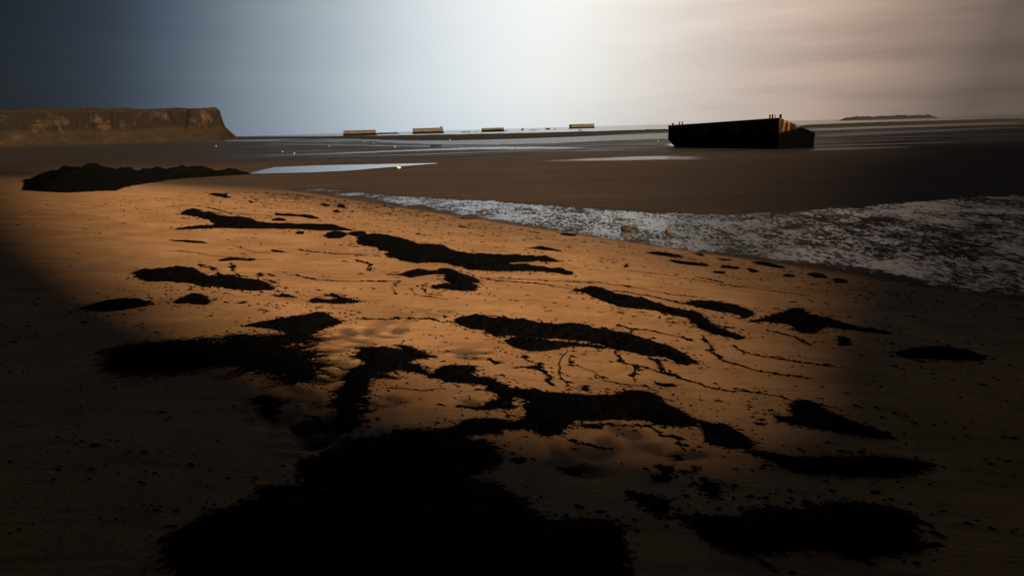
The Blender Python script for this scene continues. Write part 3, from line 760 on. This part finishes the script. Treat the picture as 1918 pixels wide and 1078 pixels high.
for i, (zid, pts, lab) in enumerate(LINES):
    P = plan(zid, pts)
    rs = np.random.default_rng(300 + i)
    faint = 'faint' in lab
    out_ = []
    for a, b_ in zip(P[:-1], P[1:]):
        ln = np.hypot(*(b_ - a)); n = max(2, int(ln / (.045 if faint else .016)))
        tt = rs.random(n)
        q = a + (b_ - a) * tt[:, None]
        out_.append(q)
    Q_ = np.concatenate(out_)
    dep = Q_[:, 1].mean()
    wob = np.stack([fbm(Q_[:, 0] * 6, Q_[:, 1] * 6, 3, i), fbm(Q_[:, 0] * 6, Q_[:, 1] * 6, 3, i + 90)], 1) * .12
    Q_ = Q_ + wob + rs.normal(0, .007 + .0012 * dep, Q_.shape)
    r = np.abs(rs.normal(.008 if faint else .0105, .005, len(Q_))) * (.6 + dep / 16) + .002
    keepm = fbm(Q_[:, 0] * 3, Q_[:, 1] * 3, 2, i + 5) > (-.05 if faint else -.16)
    Q_, r = Q_[keepm], r[keepm]
    # the thread itself, a thin lumpy ribbon lying on the sand
    seg = np.concatenate([a + (b_ - a) * np.linspace(0, 1, max(3, int(np.hypot(*(b_ - a)) / .03)))[:-1, None] for a, b_ in zip(P[:-1], P[1:])] + [P[-1:]])
    seg = seg + np.stack([fbm(seg[:, 0] * 6, seg[:, 1] * 6, 3, i), fbm(seg[:, 0] * 6, seg[:, 1] * 6, 3, i + 90)], 1) * .12
    tg = np.gradient(seg, axis=0); tg /= np.hypot(tg[:, 0], tg[:, 1])[:, None] + 1e-9
    wd_ = (.0022 if faint else .0032) * (.6 + dep / 9) * (1 + 1.6 * fbm(seg[:, 0] * 15, seg[:, 1] * 15, 2, i + 7))
    wd_ *= np.minimum(1, np.minimum(np.arange(len(seg)), np.arange(len(seg))[::-1]) / 4 + .1)
    nn = np.stack([-tg[:, 1], tg[:, 0]], 1); gz = ground_h(seg[:, 0].copy(), seg[:, 1].copy())
    VV = []
    for sgn, dz in ((1, -.002), (0, .005), (-1, -.002)):
        q = seg + nn * (wd_ * sgn)[:, None]; VV.append(np.column_stack([q, gz + dz + (wd_ * .5 if sgn == 0 else 0)]))
    VV = np.stack(VV, 1).reshape(-1, 3)
    k3 = np.arange(len(seg) - 1)[:, None] * 3
    QQ = np.concatenate([k3 + np.array([0, 3, 4, 1]), k3 + np.array([1, 4, 5, 2])])
    o = quads_obj('seaweed_string', VV, QQ, M_WEED)
    me_f = flecks('seaweed_string', Q_, r, i, (1.2, 3.2))
    import bmesh
    bm = bmesh.new(); bm.from_mesh(o.data); bm.from_mesh(me_f.data); bm.to_mesh(o.data); bm.free()
    bpy.data.objects.remove(me_f)
    tag(o, lab, 'seaweed', G_L)

# uncountable crumbs scattered all over
bl = [tuple(p) for p in plan('px', [(120, 345), (540, 362), (700, 380), (900, 412), (1100, 449), (1300, 477), (1608, 512), (1918, 560), (1918, 1000), (0, 1000), (0, 400)])]
def scatter(n, x0, x1, y0, y1, seed, dens):
    rs = np.random.default_rng(seed)
    X = rs.uniform(x0, x1, n); Y = rs.uniform(y0, y1, n)
    k = inside(X, Y, bl) & (rs.random(n) < dens(X, Y))
    return np.stack([X[k], Y[k]], 1)
S_ = lambda X, Y: np.interp(sdist(X, Y, LAND), [0, 1, 3, 6, 12], [1, .8, .35, .16, .10])
cl = lambda X, Y: sstep(.0, .18, fbm(X / .7 + Y * .1, (Y + .5 * X) / .28, 3, 61))
P1 = scatter(95000, -14, 8, 7, 40, 1, lambda X, Y: S_(X, Y) * (.12 + .88 * cl(X, Y)))
P2 = scatter(22000, -5, 5, 2.5, 9, 2, lambda X, Y: .03 + .30 * cl(X, Y))
ring_ = []
rs_ = np.random.default_rng(77)
for zid, pts, lab, H, hr in HE[:-1]:
    PP = plan(zid, pts)
    for a_, b_ in zip(PP, np.roll(PP, -1, 0)):
        ln_ = np.hypot(*(b_ - a_)); n_ = int(min(160, ln_ * 70 * min(1, 7 / a_[1])))
        if a_[1] > 34 or n_ < 1: continue
        q_ = a_ + (b_ - a_) * rs_.random(n_)[:, None]
        off = np.abs(rs_.normal(0, .035 + .012 * a_[1], n_))[:, None] * rs_.choice([-1, 1], n_)[:, None]
        nn_ = np.array([(b_ - a_)[1], -(b_ - a_)[0]]) / (ln_ + 1e-9)
        ring_.append(q_ + nn_ * off * [[1.0, 1.0]] + rs_.normal(0, .01, (n_, 2)))
P12 = np.concatenate([P1, P2] + ring_)
rr_ = np.abs(rng.normal(.0035, .0038, len(P12))) * (.7 + P12[:, 1] / 10) + .0015
o = flecks('seaweed_crumbs', P12, rr_, 5, (1.2, 4))
tag(o, 'fine dark crumbs of seaweed and grit strewn across the sand', 'seaweed', kind='stuff')

# ------------------------------------------------------------------ stones and buoys
def blob(name, c, r, sc, mat, seed, label, cat, group=None, lump=.35):
    import bmesh
    bm = bmesh.new()
    bmesh.ops.create_icosphere(bm, subdivisions=3, radius=1)
    rs = random.Random(seed)
    offs = [Vector((rs.uniform(-1, 1), rs.uniform(-1, 1), rs.uniform(-1, 1))).normalized() for _ in range(9)]
    for v in bm.verts:
        f = 1 + lump * (sum(max(0, v.co.normalized().dot(o_)) ** 4 for o_ in offs) / 4 - .3)
        v.co = Vector((v.co.x * sc[0], v.co.y * sc[1], v.co.z * sc[2])) * (r * f)
    me = bpy.data.meshes.new(name); bm.to_mesh(me); bm.free()
    me.polygons.foreach_set('use_smooth', [True] * len(me.polygons)); me.materials.append(mat)
    o = bpy.data.objects.new(name, me); COL.objects.link(o); o.location = c
    return tag(o, label, cat, group)
M_STONE = simple('ochre_stone', (.15, .09, .05), (.07, .045, .028), 9, .8, .6, .03)
M_DSTONE = simple('dark_stone', (.02, .018, .016), (.05, .04, .03), 9, .8, .6, .03)
def on_ground(px, py):
    p = ground_pt([(px, py)])[0]
    return Vector((p[0], p[1], float(ground_h(np.array([p[0]]), np.array([p[1]]))[0])))
c = on_ground(1252, 437); blob('stone', c + Vector((0, 0, .05)), .085, (1, .8, 1.0), M_STONE, 3, 'upright ochre stone standing in the wet glittering sand', 'stone', 'stones in the wet sand')
c = on_ground(1173, 439); blob('stone', c + Vector((0, 0, .01)), .13, (1.4, .9, .28), M_STONE, 4, 'flat ochre slab lying in the wet glittering sand', 'stone', 'stones in the wet sand')
c = on_ground(1172, 430); blob('stone', c + Vector((0, 0, .03)), .14, (1.2, 1, .5), M_DSTONE, 5, 'small dark stone just behind the flat ochre slab', 'stone', 'stones in the wet sand')
c = on_ground(1182, 426); blob('stone', c + Vector((0, 0, .03)), .14, (1.6, 1, .35), M_STONE, 6, 'thin brownish stone farthest back of the stones in wet sand', 'stone', 'stones in the wet sand')
rs = random.Random(5)
M_BUOY = simple('orange_paint', (.40, .16, .05), (.28, .11, .04), 6, .45, 0)
M_ROPE = simple('dark_rope', (.06, .05, .04), (.10, .08, .06), 30, .9, 0)
BU = [(551.5, 288), (528.5, 284.5), (739, 276), (617, 274), (865, 275), (877, 268.5), (931, 271.5), (965.5, 276.7), (1029, 268.5), (783, 267.5), (843, 262.8), (699, 268.5), (1073, 258), (919, 264), (1131, 258.5), (1233, 265), (405.5, 273.5), (682, 266), (1142, 262)]
def buoy_master():
    import bmesh
    root = bpy.data.objects.new('mooring_buoy', None); COL.objects.link(root)
    bm = bmesh.new()
    bmesh.ops.create_uvsphere(bm, u_segments=16, v_segments=10, radius=.30)
    for v in bm.verts:
        if v.co.z > .2: v.co.z = .2 + (v.co.z - .2) * 1.6
    me = bpy.data.meshes.new('float'); bm.to_mesh(me); bm.free(); me.materials.append(M_BUOY)
    me.polygons.foreach_set('use_smooth', [True] * len(me.polygons))
    f = bpy.data.objects.new('float', me); COL.objects.link(f); f.parent = root; f.location = (0, 0, .27)
    bm = bmesh.new(); n = 14
    ring = []
    for i in range(n):
        a = 2 * math.pi * i / n
        for j in range(6):
            b = 2 * math.pi * j / 6
            ring.append(bm.verts.new((math.cos(a) * (.08 + .02 * math.cos(b)), .02 * math.sin(b), .66 + math.sin(a) * (.08 + .02 * math.cos(b)))))
    for i in range(n):
        for j in range(6):
            bm.faces.new((ring[i * 6 + j], ring[((i + 1) % n) * 6 + j], ring[((i + 1) % n) * 6 + (j + 1) % 6], ring[i * 6 + (j + 1) % 6]))
    me = bpy.data.meshes.new('ring'); bm.to_mesh(me); bm.free(); me.materials.append(M_ROPE)
    g = bpy.data.objects.new('ring', me); COL.objects.link(g); g.parent = root
    return root
bmst = buoy_master()
for i, (px_, py_) in enumerate(BU):
    o = bmst
    if i:
        o = bmst.copy(); COL.objects.link(o)
        for ch in list(bmst.children):
            c2 = ch.copy(); COL.objects.link(c2); c2.parent = o
    p = flat_pt([(px_, py_ + 1)], FLAT)[0]
    o.location = (p[0], p[1], FLAT + .02)
    s = max(.55, min(2.0, p[1] / 150)) * .52 * rs.uniform(.8, 1.2) * (1.25 if i in (0, 2, 7) else 1)
    o.scale = (s, s, s)
    o.rotation_euler = (rs.uniform(-.5, .5), rs.uniform(-.5, .5), rs.uniform(0, 6))
    tag(o, 'small orange mooring buoy stranded out on the dark wet flats', 'buoy', 'orange buoys out on the flats')

# ------------------------------------------------------------------ reef
def reef(pts, label, H, cell, seed, mat=M_ROCK, name='rocky_reef'):
    P = [tuple(p) for p in flat_pt(pts)]
    a = np.array(P); lo, hi = a.min(0), a.max(0)
    xs = np.arange(lo[0] - 6, hi[0] + 6, cell[0]); ys = np.arange(lo[1] - 6, hi[1] + 6, cell[1])
    st_ = {}
    def zf(X, Y):
        d = sdist(X, Y, P) + 7 * fbm(X / 22, Y / 14, 4, seed); st_['d'] = d
        h = np.where(d > 0, H * (1 - np.exp(-d / 3)), d * .2)
        h = h * (.65 + 1.1 * (fbm(X / 5, Y / 5, 4, seed + 3) + .3))
        return FLAT + np.maximum(h, -.3)
    o = grid_mesh(name, xs, ys, zf, mat, lambda X, Y, Z_: st_['d'] > -2)
    return tag(o, label, 'reef')
reef([(440, 256.2), (560, 256.5), (640, 256.5), (700, 255.8), (800, 254.8), (900, 253), (1000, 251.3), (1113, 249), (1200, 245.5), (1262, 243), (1262, 246), (1200, 249), (1150, 251.5), (1113, 254.5), (1040, 257.5), (960, 260.5), (900, 262), (840, 263.5),
      (760, 263), (700, 261), (640, 259.8), (560, 260), (440, 262)], 'long low black rock reef between the lagoon and the open sea', .75, (2.2, 3.0), 4)
reef([(1500, 235), (1560, 233), (1608, 231), (1760, 227), (1918, 222), (1918, 226), (1760, 231.5), (1608, 236), (1560, 238), (1500, 239)], 'dark low reef patch on the flats behind the grounded barge', .5, (2.2, 3.0), 9)
# dark hull-like rock on the flats
def mound(px0, px1, pyb, h_px, label, name='rock', cat='rock', seed=1, flat_top=.5):
    p0, p1 = flat_pt([(px0, pyb), (px1, pyb)])
    Y = (p0[1] + p1[1]) / 2; wdt = p1[0] - p0[0]; h = h_px / FPX * Y
    xs = np.linspace(-wdt * .55, wdt * .55, 60); ys = np.linspace(-wdt * .25, wdt * .25, 30)
    def zf(X, Y_):
        r = np.maximum(np.abs(X) / (wdt / 2), np.abs(Y_) / (wdt * .22)) ** 1.0
        r = np.sqrt((X / (wdt / 2)) ** 2 * .8 + (Y_ / (wdt * .22)) ** 2 * .8) * .5 + r * .5
        return h * (1 - sstep(flat_top, 1.02, r)) * (1 + .35 * fbm(X / wdt * 9, Y_ / wdt * 9, 3, seed)) - .15
    o = grid_mesh(name, xs, ys, zf, M_ROCK)
    o.location = ((p0[0] + p1[0]) / 2, Y, FLAT)
    return tag(o, label, cat)
mound(805, 828, 274.5, 4.2, 'black flat-topped rock alone on the flats below the reef', seed=3, flat_top=.6)
mound(457, 478, 292.0, 2.2, 'small dark rock at the left end of the thin tide pool', seed=5)
mound(432, 446, 290.2, 1.2, 'tiny dark rock just left of the small dark rock', seed=6)

# ------------------------------------------------------------------ concrete barge
def conc_mat(name, c1, c2, weed_z, streak=(.42, .20, .06), sk=.8, risex=0):
    m, t, b = new_mat(name)
    g = N('ShaderNodeTexCoord', t)
    sx = N('ShaderNodeSeparateXYZ', t); L(g.outputs['Object'], sx.inputs[0], t)
    n = noise(t, 1.2, 6, .6); v = noise(t, 1.0, 4, .6, sc3=(2.6, 2.6, .18)); f = noise(t, 6, 4, .7)
    c = mixc(mapr(n, .3, .7, 0, 1, t), c1, c2, t)
    c = mixc(mapr(v, .48, .62, 0, sk, t), c, streak, t)
    v2 = noise(t, 1.0, 4, .6, sc3=(3.5, 3.5, .12))
    c = mixc(mapr(v2, .5, .6, 0, .85, t), c, (.02, .018, .015), t)
    zz = mth('ADD', sx.outputs[2], mth('MULTIPLY', mth('SUBTRACT', f, .5, tree=t), .5, tree=t), tree=t)
    if risex: zz = mth('SUBTRACT', zz, mth('MULTIPLY', mth('MAXIMUM', sx.outputs[0], 0.0, tree=t), risex, tree=t), tree=t)
    wd = mapr(zz, weed_z - .12, weed_z + .12, 1, 0, t)
    c = mixc(wd, c, (.002, .002, .0022), t)
    L(c, b.inputs['Base Color'], t); b.inputs['Roughness'].default_value = .95; b.inputs['Specular IOR Level'].default_value = .02
    bump(t, b, f, .7, .06)
    return m
M_BARGE = conc_mat('weedy_concrete', (.022, .017, .014), (.009, .008, .007), 1.75, (.32, .15, .048), .7, .2)
def prism_obj(name, rings, mat, parent, close=True):
    """rings: list of equal-length point lists, lofted; ends capped"""
    V = [p for r_ in rings for p in r_]; n = len(rings[0]); F = []
    for i in range(len(rings) - 1):
        for j in range(n):
            F.append((i * n + j, i * n + (j + 1) % n, (i + 1) * n + (j + 1) % n, (i + 1) * n + j))
    F.append(tuple(range(n))[::-1]); F.append(tuple((len(rings) - 1) * n + j for j in range(n)))
    o = mesh_obj(name, V, F, mat, parent, smooth=False)
    import bmesh
    bm = bmesh.new(); bm.from_mesh(o.data); bmesh.ops.recalc_face_normals(bm, faces=bm.faces)
    bm.to_mesh(o.data); bm.free()
    return o
def box_obj(name, lo, hi, mat, parent, bev=.0):
    import bmesh
    bm = bmesh.new(); bmesh.ops.create_cube(bm, size=1)
    for v in bm.verts:
        v.co = Vector([lo[k] + (v.co[k] + .5) * (hi[k] - lo[k]) for k in range(3)])
    if bev: bmesh.ops.bevel(bm, geom=bm.edges[:], offset=bev, segments=2, affect='EDGES')
    me = bpy.data.meshes.new(name); bm.to_mesh(me); bm.free(); me.materials.append(mat)
    o = bpy.data.objects.new(name, me); COL.objects.link(o); o.parent = parent
    return o
def barge():
    root = bpy.data.objects.new('grounded_barge', None); COL.objects.link(root)
    tag(root, 'big black weed-covered concrete barge grounded on the flats, its right end sloping down', 'barge')
    # side profile stations measured along the near side: A (left), C (corner), E (right tip)
    YA, YC, YE = 95.0, 78.0, 79.5
    A = at_depth(1252, 236, YA); A2 = at_depth(1273, 273, YA - .6)
    C = at_depth(1460, 221.5, YC); E = at_depth(1526, 250, YE)
    zb = FLAT - .35
    org = Vector((C.x, C.y, FLAT))
    root.location = org
    back = Vector((.30, .954, 0)) * 6.5
    def loc(p): return p - org
    def ring(top, depth_mul=1.0, raise_b=0, inset=0.0):
        bz = zb + raise_b
        p = Vector((top.x, top.y, 0))
        # five points: near bottom, near belt, near top, far top, far bottom
        return [loc(Vector((top.x, top.y, bz))), loc(Vector((top.x, top.y, (bz + top.z) / 2))), loc(top.copy()),
                loc(top + back * depth_mul), loc(Vector((top.x, top.y, bz)) + back * depth_mul)]
    def lerp(a, b, t): return a + (b - a) * t
    rings = []
    ang = (C - A)
    rings.append(ring(A, 1, raise_b=1.35))
    A3 = A + (C - A) * .105
    A3b = ring(A3, 1)
    rings.append(A3b)
    for k in range(1, 31):
        p = lerp(A3, C, k / 30); p.z += random.choice((0, 0, -.03, .04, -.10, .05)) if k < 30 else 0
        rings.append(ring(p))
    for k in range(1, 13):
        p = lerp(C, E, k / 12); p.z += random.choice((0, -.05, .06, .1, -.04)) if k < 12 else 0
        rings.append(ring(p, 1 - .04 * k))
    hull = prism_obj('hull', rings, M_BARGE, root)
    # buttress ribs and rubbing strip along the near side
    nrm = Vector(((C - A).y, -(C - A).x, 0)).normalized()
    if nrm.y > 0: nrm = -nrm
    def rib(a, b, t, zt, zb_, wd, nn, name='rib', dp_=.035):
        p = lerp(a, b, t); d = Vector(((b - a).x, (b - a).y, 0)).normalized() * wd / 2
        pts0 = [p - d, p + d, p + d + nn * dp_, p - d + nn * dp_]
        V = [loc(Vector((q.x, q.y, zb_))) for q in pts0] + [loc(Vector((q.x, q.y, zt))) for q in pts0]
        F = [(0, 1, 2, 3), (4, 7, 6, 5), (0, 4, 5, 1), (1, 5, 6, 2), (2, 6, 7, 3), (3, 7, 4, 0)]
        mesh_obj(name, V, F, M_BARGE, root, False)
    for k in range(1, 12):
        t = k / 12
        rib(A, C, t, lerp(A, C, t).z - .28, FLAT + .9, .22, nrm)
    nr2 = Vector(((E - C).y, -(E - C).x, 0)).normalized()
    if nr2.y > 0: nr2 = -nr2
    for k in range(1, 8):
        t = k / 8
        rib(C, E, t, lerp(C, E, t).z - .12, FLAT + .7, .16, nr2)
    # coaming along the top edge
    for a, b_ in ((A, C), (C, E)):
        nn = nrm if b_ is C else nr2
        d1 = nn * .06; d0 = -nn * .25
        V = []
        for p in (a, b_):
            for q, dz in ((d0, -.05), (d1, -.22), (d1, .06), (d0, .06)):
                V.append(loc(Vector((p.x, p.y, p.z + dz)) + q))
        F = [(0, 4, 5, 1), (1, 5, 6, 2), (2, 6, 7, 3), (3, 7, 4, 0), (0, 1, 2, 3), (7, 6, 5, 4)]
        mesh_obj('coaming', V, F, M_BARGE, root, False)
    # bollards
    import bmesh
    for (bx_, t, hgt, rad) in ((1269, None, .28, .075), (1274, None, .30, .075), (1437, None, .30, .085), (1443, None, .32, .085), (1447.5, None, .24, .04), (1458, None, .26, .13), (1256, None, .2, .12)):
        t = (bx_ - 1252) / (1460 - 1252)
        # find the point on edge AC that projects to bx_
        best = min(np.linspace(0, 1, 200), key=lambda q: abs(CX + FPX * np.dot(np.array(lerp(A, C, q)) - np.array([0, 0, EYE]), Rv) / np.dot(np.array(lerp(A, C, q)) - np.array([0, 0, EYE]), Fv) - bx_))
        p = lerp(A, C, best) - nrm * .35
        bm = bmesh.new()
        bmesh.ops.create_cone(bm, cap_ends=True, segments=14, radius1=rad, radius2=rad * .9, depth=hgt + .25)
        r2 = bmesh.ops.create_cone(bm, cap_ends=True, segments=14, radius1=rad * 1.5, radius2=rad * 1.3, depth=.08)
        for v in r2['verts']: v.co.z += (hgt + .25) / 2
        me = bpy.data.meshes.new('bollard'); bm.to_mesh(me); bm.free(); me.materials.append(M_BARGE)
        o = bpy.data.objects.new('bollard', me); COL.objects.link(o); o.parent = root
        o.location = loc(p) + Vector((0, 0, hgt / 2 - .02))
barge()

# ------------------------------------------------------------------ far harbour caissons
M_CAIS = conc_mat('caisson_concrete', (.125, .12, .115), (.085, .08, .078), 2.4, (.07, .055, .045), .6)
G_C = 'concrete harbour caissons standing in the sea'
def caisson(x0, x1, yt, yb, rot, label, hut=None, ends=True):
    hy = lambda X: 241 - .0279 * (X - 959)
    xm = (x0 + x1) / 2
    Y = (EYE + 1.4) * FPX / max(2.6, (yb - hy(xm)))
    L_ = (x1 - x0) / FPX * Y * .985; Hh = (yb - yt) / FPX * Y; W_ = L_ * .24
    c = at_depth(xm, yb, Y)
    root = bpy.data.objects.new('harbour_caisson', None); COL.objects.link(root)
    root.location = (c.x, c.y + W_ * .5, -1.4); root.rotation_euler = (0, 0, rot)
    tag(root, label, 'caisson', G_C)
    import bmesh
    bm = bmesh.new()
    def bx(lo, hi):
        r_ = bmesh.ops.create_cube(bm, size=1)
        for v in r_['verts']: v.co = Vector([lo[k] + (v.co[k] + .5) * (hi[k] - lo[k]) for k in range(3)])
    bx((-L_ / 2, -W_ / 2, -1), (L_ / 2, W_ / 2, Hh))
    me = bpy.data.meshes.new('wall'); bm.to_mesh(me); bm.free(); me.materials.append(M_CAIS)
    o = bpy.data.objects.new('wall', me); COL.objects.link(o); o.parent = root
    bm = bmesh.new()
    nb = 15
    for k in range(nb + 1):
        xx = -L_ / 2 + L_ * k / nb
        bx((xx - .35, -W_ / 2 - .35, .5), (xx + .35, -W_ / 2 + .003, Hh * .93))
    me = bpy.data.meshes.new('rib'); bm.to_mesh(me); bm.free(); me.materials.append(M_CAIS)
    o = bpy.data.objects.new('ribs', me); COL.objects.link(o); o.parent = root
    box_obj('footing', (-L_ / 2 - 1.2, -W_ / 2 - 1.4, -1.1), (L_ / 2 + 1.2, W_ / 2 + 1.4, Hh * .16), M_ROCK, root, .1)
    box_obj('parapet', (-L_ / 2 - .15, -W_ / 2 - .5, Hh * .93), (L_ / 2 + .15, -W_ / 2 + .8, Hh + .35), M_CAIS, root, .05)
    if hut: box_obj('deck_hut', (L_ * hut, -W_ * .3, Hh - .1), (L_ * (hut + .08), W_ * .2, Hh + 1.7), M_CAIS, root, .05)
    return root, c, Y
caisson(644.5, 701.5, 244.8, 254, R(-3), 'leftmost harbour caisson, long and low with a dark breakwater to its right')
caisson(773.5, 829, 240.6, 250.2, R(6), 'tallest-looking harbour caisson, second from the left, with a small hut on its right end', hut=.40)
caisson(903, 942.5, 240.2, 246.8, R(14), 'third harbour caisson from the left, small and low')
caisson(1067.5, 1112.5, 233.0, 240.6, R(14), 'rightmost harbour caisson, standing alone near the brightest sky')
def wreck(x0, x1, yt, yb, label, seed):
    hy = 241 - .0279 * ((x0 + x1) / 2 - 959)
    Y = 3.0 * FPX / max(2.4, (yb - hy)); c = at_depth((x0 + x1) / 2, yb, Y)
    L_ = (x1 - x0) / FPX * Y; H_ = (yb - yt) / FPX * Y
    xs = np.linspace(-L_ * .52, L_ * .52, 48); ys = np.linspace(-6, 6, 16)
    def zf(X, Yy):
        e = 1 - sstep(.75, 1.0, np.abs(X) / (L_ * .5)); e *= 1 - sstep(3.5, 6, np.abs(Yy))
        return H_ * 1.05 * e * (.85 + .9 * fbm(X / 5 + seed, Yy / 5, 3, seed)) - .4
    o = grid_mesh('breakwater_wreck', xs, ys, zf, M_ROCK)
    o.location = (c.x, c.y, -1.4)
    return tag(o, label, 'wreck', 'ruined blocks low in the sea')
wreck(702, 749, 248.2, 251.2, 'long dark low breakwater running right from the leftmost caisson', 1)
wreck(863, 882, 246, 247.9, 'thin dark wreck low in the sea between the second and third caissons', 2)
wreck(887, 896, 246, 247.4, 'tiny dark wreck just left of the third caisson', 3)
wreck(942, 951, 244, 245.6, 'short dark stub right of the third caisson', 4)
wreck(976.5, 981, 240.2, 244.4, 'small square block standing in the sea right of the third caisson', 5)
wreck(991, 1006, 242.6, 244.2, 'faint low wreck between the two square blocks', 6)
wreck(1021.5, 1031, 239.6, 242.6, 'dark squat block in the sea between the third and rightmost caissons', 7)
wreck(1037, 1041, 240.8, 242.6, 'tiny post-like block right of the dark squat block', 8)
wreck(1569, 1760, 216.6, 223.4, 'long dark breakwater on the sea horizon at the far right', 9)
# two posts on the reef
M_POST = simple('old_post', (.03, .025, .02), (.05, .04, .03), 4, .9)
import bmesh
for k, (px_, hh) in enumerate(((1085.5, 1.0), (1088.5, .8))):
    c = at_depth(px_, 250.2, 300)
    bm = bmesh.new(); bmesh.ops.create_cone(bm, cap_ends=True, segments=10, radius1=.22, radius2=.16, depth=hh + .6)
    r2 = bmesh.ops.create_uvsphere(bm, u_segments=10, v_segments=6, radius=.2)
    for v in r2['verts']: v.co.z += (hh + .6) / 2
    me = bpy.data.meshes.new('post'); bm.to_mesh(me); bm.free(); me.materials.append(M_POST)
    o = bpy.data.objects.new('post', me); COL.objects.link(o); o.location = (c.x, c.y, FLAT + .6 + hh / 2)
    tag(o, ('taller left post of the pair standing on the reef', 'shorter right post of the pair standing on the reef')[k], 'post', 'pair of posts on the reef')
# gull by the long pool
def gull(px_, py_, label, s=1.0):
    p = on_ground(px_, py_)
    M_G = simple('white_feathers', (.75, .73, .70), (.55, .55, .55), 20, .7)
    me = bpy.data.meshes.new('gull'); o = bpy.data.objects.new('gull', me); COL.objects.link(o)
    V = [(0, 0, .22), (-.12, 0, .21), (-.28, 0, .20), (.12, 0, .25), (.17, 0, .33), (.25, 0, .325), (0, .03, .1), (0, .03, .0), (0, -.03, .1), (0, -.03, 0)]
    Rr = [.09, .08, .02, .07, .045, .012, .012, .01, .012, .01]
    E_ = [(0, 1), (1, 2), (0, 3), (3, 4), (4, 5), (0, 6), (6, 7), (0, 8), (8, 9)]
    me.from_pydata(V, E_, [])
    md = o.modifiers.new('skin', 'SKIN')
    for v, r_ in zip(me.skin_vertices[0].data, Rr): v.radius = (r_, r_)
    me.skin_vertices[0].data[0].use_root = True
    o.modifiers.new('sub', 'SUBSURF').levels = 1
    me.materials.append(M_G)
    o.location = p; o.scale = (s, s, s); o.rotation_euler = (0, 0, R(200))
    return tag(o, label, 'bird')
gull(747, 317.5, 'white gull standing on the sand beside the long tide pool', .75)

# ------------------------------------------------------------------ cliff on the left
def cliff_mat():
    m, t, b = new_mat('cliff_rock')
    g = N('ShaderNodeTexCoord', t); ge = N('ShaderNodeNewGeometry', t)
    s3 = N('ShaderNodeSeparateXYZ', t); L(ge.outputs['Normal'], s3.inputs[0], t)
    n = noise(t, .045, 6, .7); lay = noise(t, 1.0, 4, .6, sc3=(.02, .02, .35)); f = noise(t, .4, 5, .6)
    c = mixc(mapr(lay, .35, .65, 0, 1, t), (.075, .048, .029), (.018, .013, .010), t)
    c = mixc(mapr(n, .50, .64, 1, .0, t), c, (.010, .0085, .007), t)  # dark patches put the face's shade into the rock colour
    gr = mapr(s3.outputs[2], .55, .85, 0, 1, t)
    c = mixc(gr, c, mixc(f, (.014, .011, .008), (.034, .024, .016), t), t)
    L(c, b.inputs['Base Color'], t); b.inputs['Roughness'].default_value = .95; b.inputs['Specular IOR Level'].default_value = .1
    bump(t, b, f, .8, 1.0)
    return m
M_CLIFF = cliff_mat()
HL = [(-262, 705), (-269, 690), (-286, 670), (-306, 664), (-338, 640), (-372, 628), (-400, 596), (-450, 575), (-520, 520), (-700, 440), (-1300, 350), (-1500, 1100), (-600, 1000), (-330, 800), (-285, 730)]
def cliff_h(X, Y):
    d = sdist(X, Y, HL)
    d = d + 11 * fbm(X / 26, Y / 26, 4, 71) + 2.2 * fbm(X / 7, Y / 7, 3, 72)
    bt = 16 * np.abs(fbm(X / 11, Y / 11, 3, 73))
    dd = d - bt * sstep(10, 22, d)
    z = np.interp(dd, [-8, 0, 9, 14.5, 16, 18, 19, 60, 400], [-2, .3, 8.5, 12.5, 19, 27.5, 29.0, 31.5, 34])
    return FLAT + z + 1.2 * fbm(X / 5, Y / 5, 3, 74) + 5.0 * fbm(X / 19, Y / 19, 2, 75)
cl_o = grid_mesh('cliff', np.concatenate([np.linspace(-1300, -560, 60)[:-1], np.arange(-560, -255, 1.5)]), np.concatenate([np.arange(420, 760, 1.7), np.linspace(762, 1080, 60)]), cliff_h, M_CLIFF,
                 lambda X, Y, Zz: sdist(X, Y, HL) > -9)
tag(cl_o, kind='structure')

# ------------------------------------------------------------------ unseen ridge added behind and right of the viewer, crest shaped to shade the near sand
TV = np.array([-SUN_H[1], SUN_H[0]]); TV = TV if TV[0] > 0 else -TV       # along the added ridge
def shade_ridge():
    te = math.tan(SUN_EL)
    ts = np.concatenate([np.arange(-60, -4, 2.0), np.arange(-4, 9, .2), np.arange(9, 40, .8), np.arange(40, 240, 5)])
    prof = []; pws = []
    for t in ts:
        # where the crest's shade should end along the sun's line
        pe = np.interp(t, [-1.6, -.4, .4, 1.0, 1.6, 2.3, 3.0, 4.5, 6.0, 12, 20, 28, 45, 62, 80, 240], [-110, -42, -19, -9.5, -5.8, -4.4, -3.6, -3.9, -5.0, -10, -17, -25, -36, -42, -60, -150])
        pw = float(np.interp(t, [-2, 1.5, 6, 12, 28, 60], [20, 4.5, 4.5, 12, 36, 45]))
        H = (pw - pe) * te
        gx_, gy_ = TV * t + SUN_H * pe
        gz = float(base_h(np.array([gx_]), np.array([gy_]))[0])
        H = H + gz
        pws.append(pw)
        prof.append(H)
    V = []; F = []
    us = [0, .35, .6, 1.4, 3, 9, 25, 60]        # distance behind the crest line
    fr = [(-.30, 0.0), (-.22, .35), (-.12, .7), (0, 1.0), (.8, .995), (5, .93), (20, .7), (60, .3)]
    n = len(fr)
    for t, H, pw in zip(ts, prof, pws):
        for (u, k) in fr:
            uu = u if u > 0 else u * 2.0
            p = TV * t + SUN_H * (pw + uu)
            z = -2.0 + (H + 2.0) * k
            V.append((p[0], p[1], z))
    for i in range(len(ts) - 1):
        for j in range(n - 1):
            F.append((i * n + j, i * n + j + 1, (i + 1) * n + j + 1, (i + 1) * n + j))
    o = mesh_obj('shade_ridge', V, F, M_CLIFF, None, True)
    return tag(o, kind='structure')
shade_ridge()
print('objects', len(bpy.data.objects))
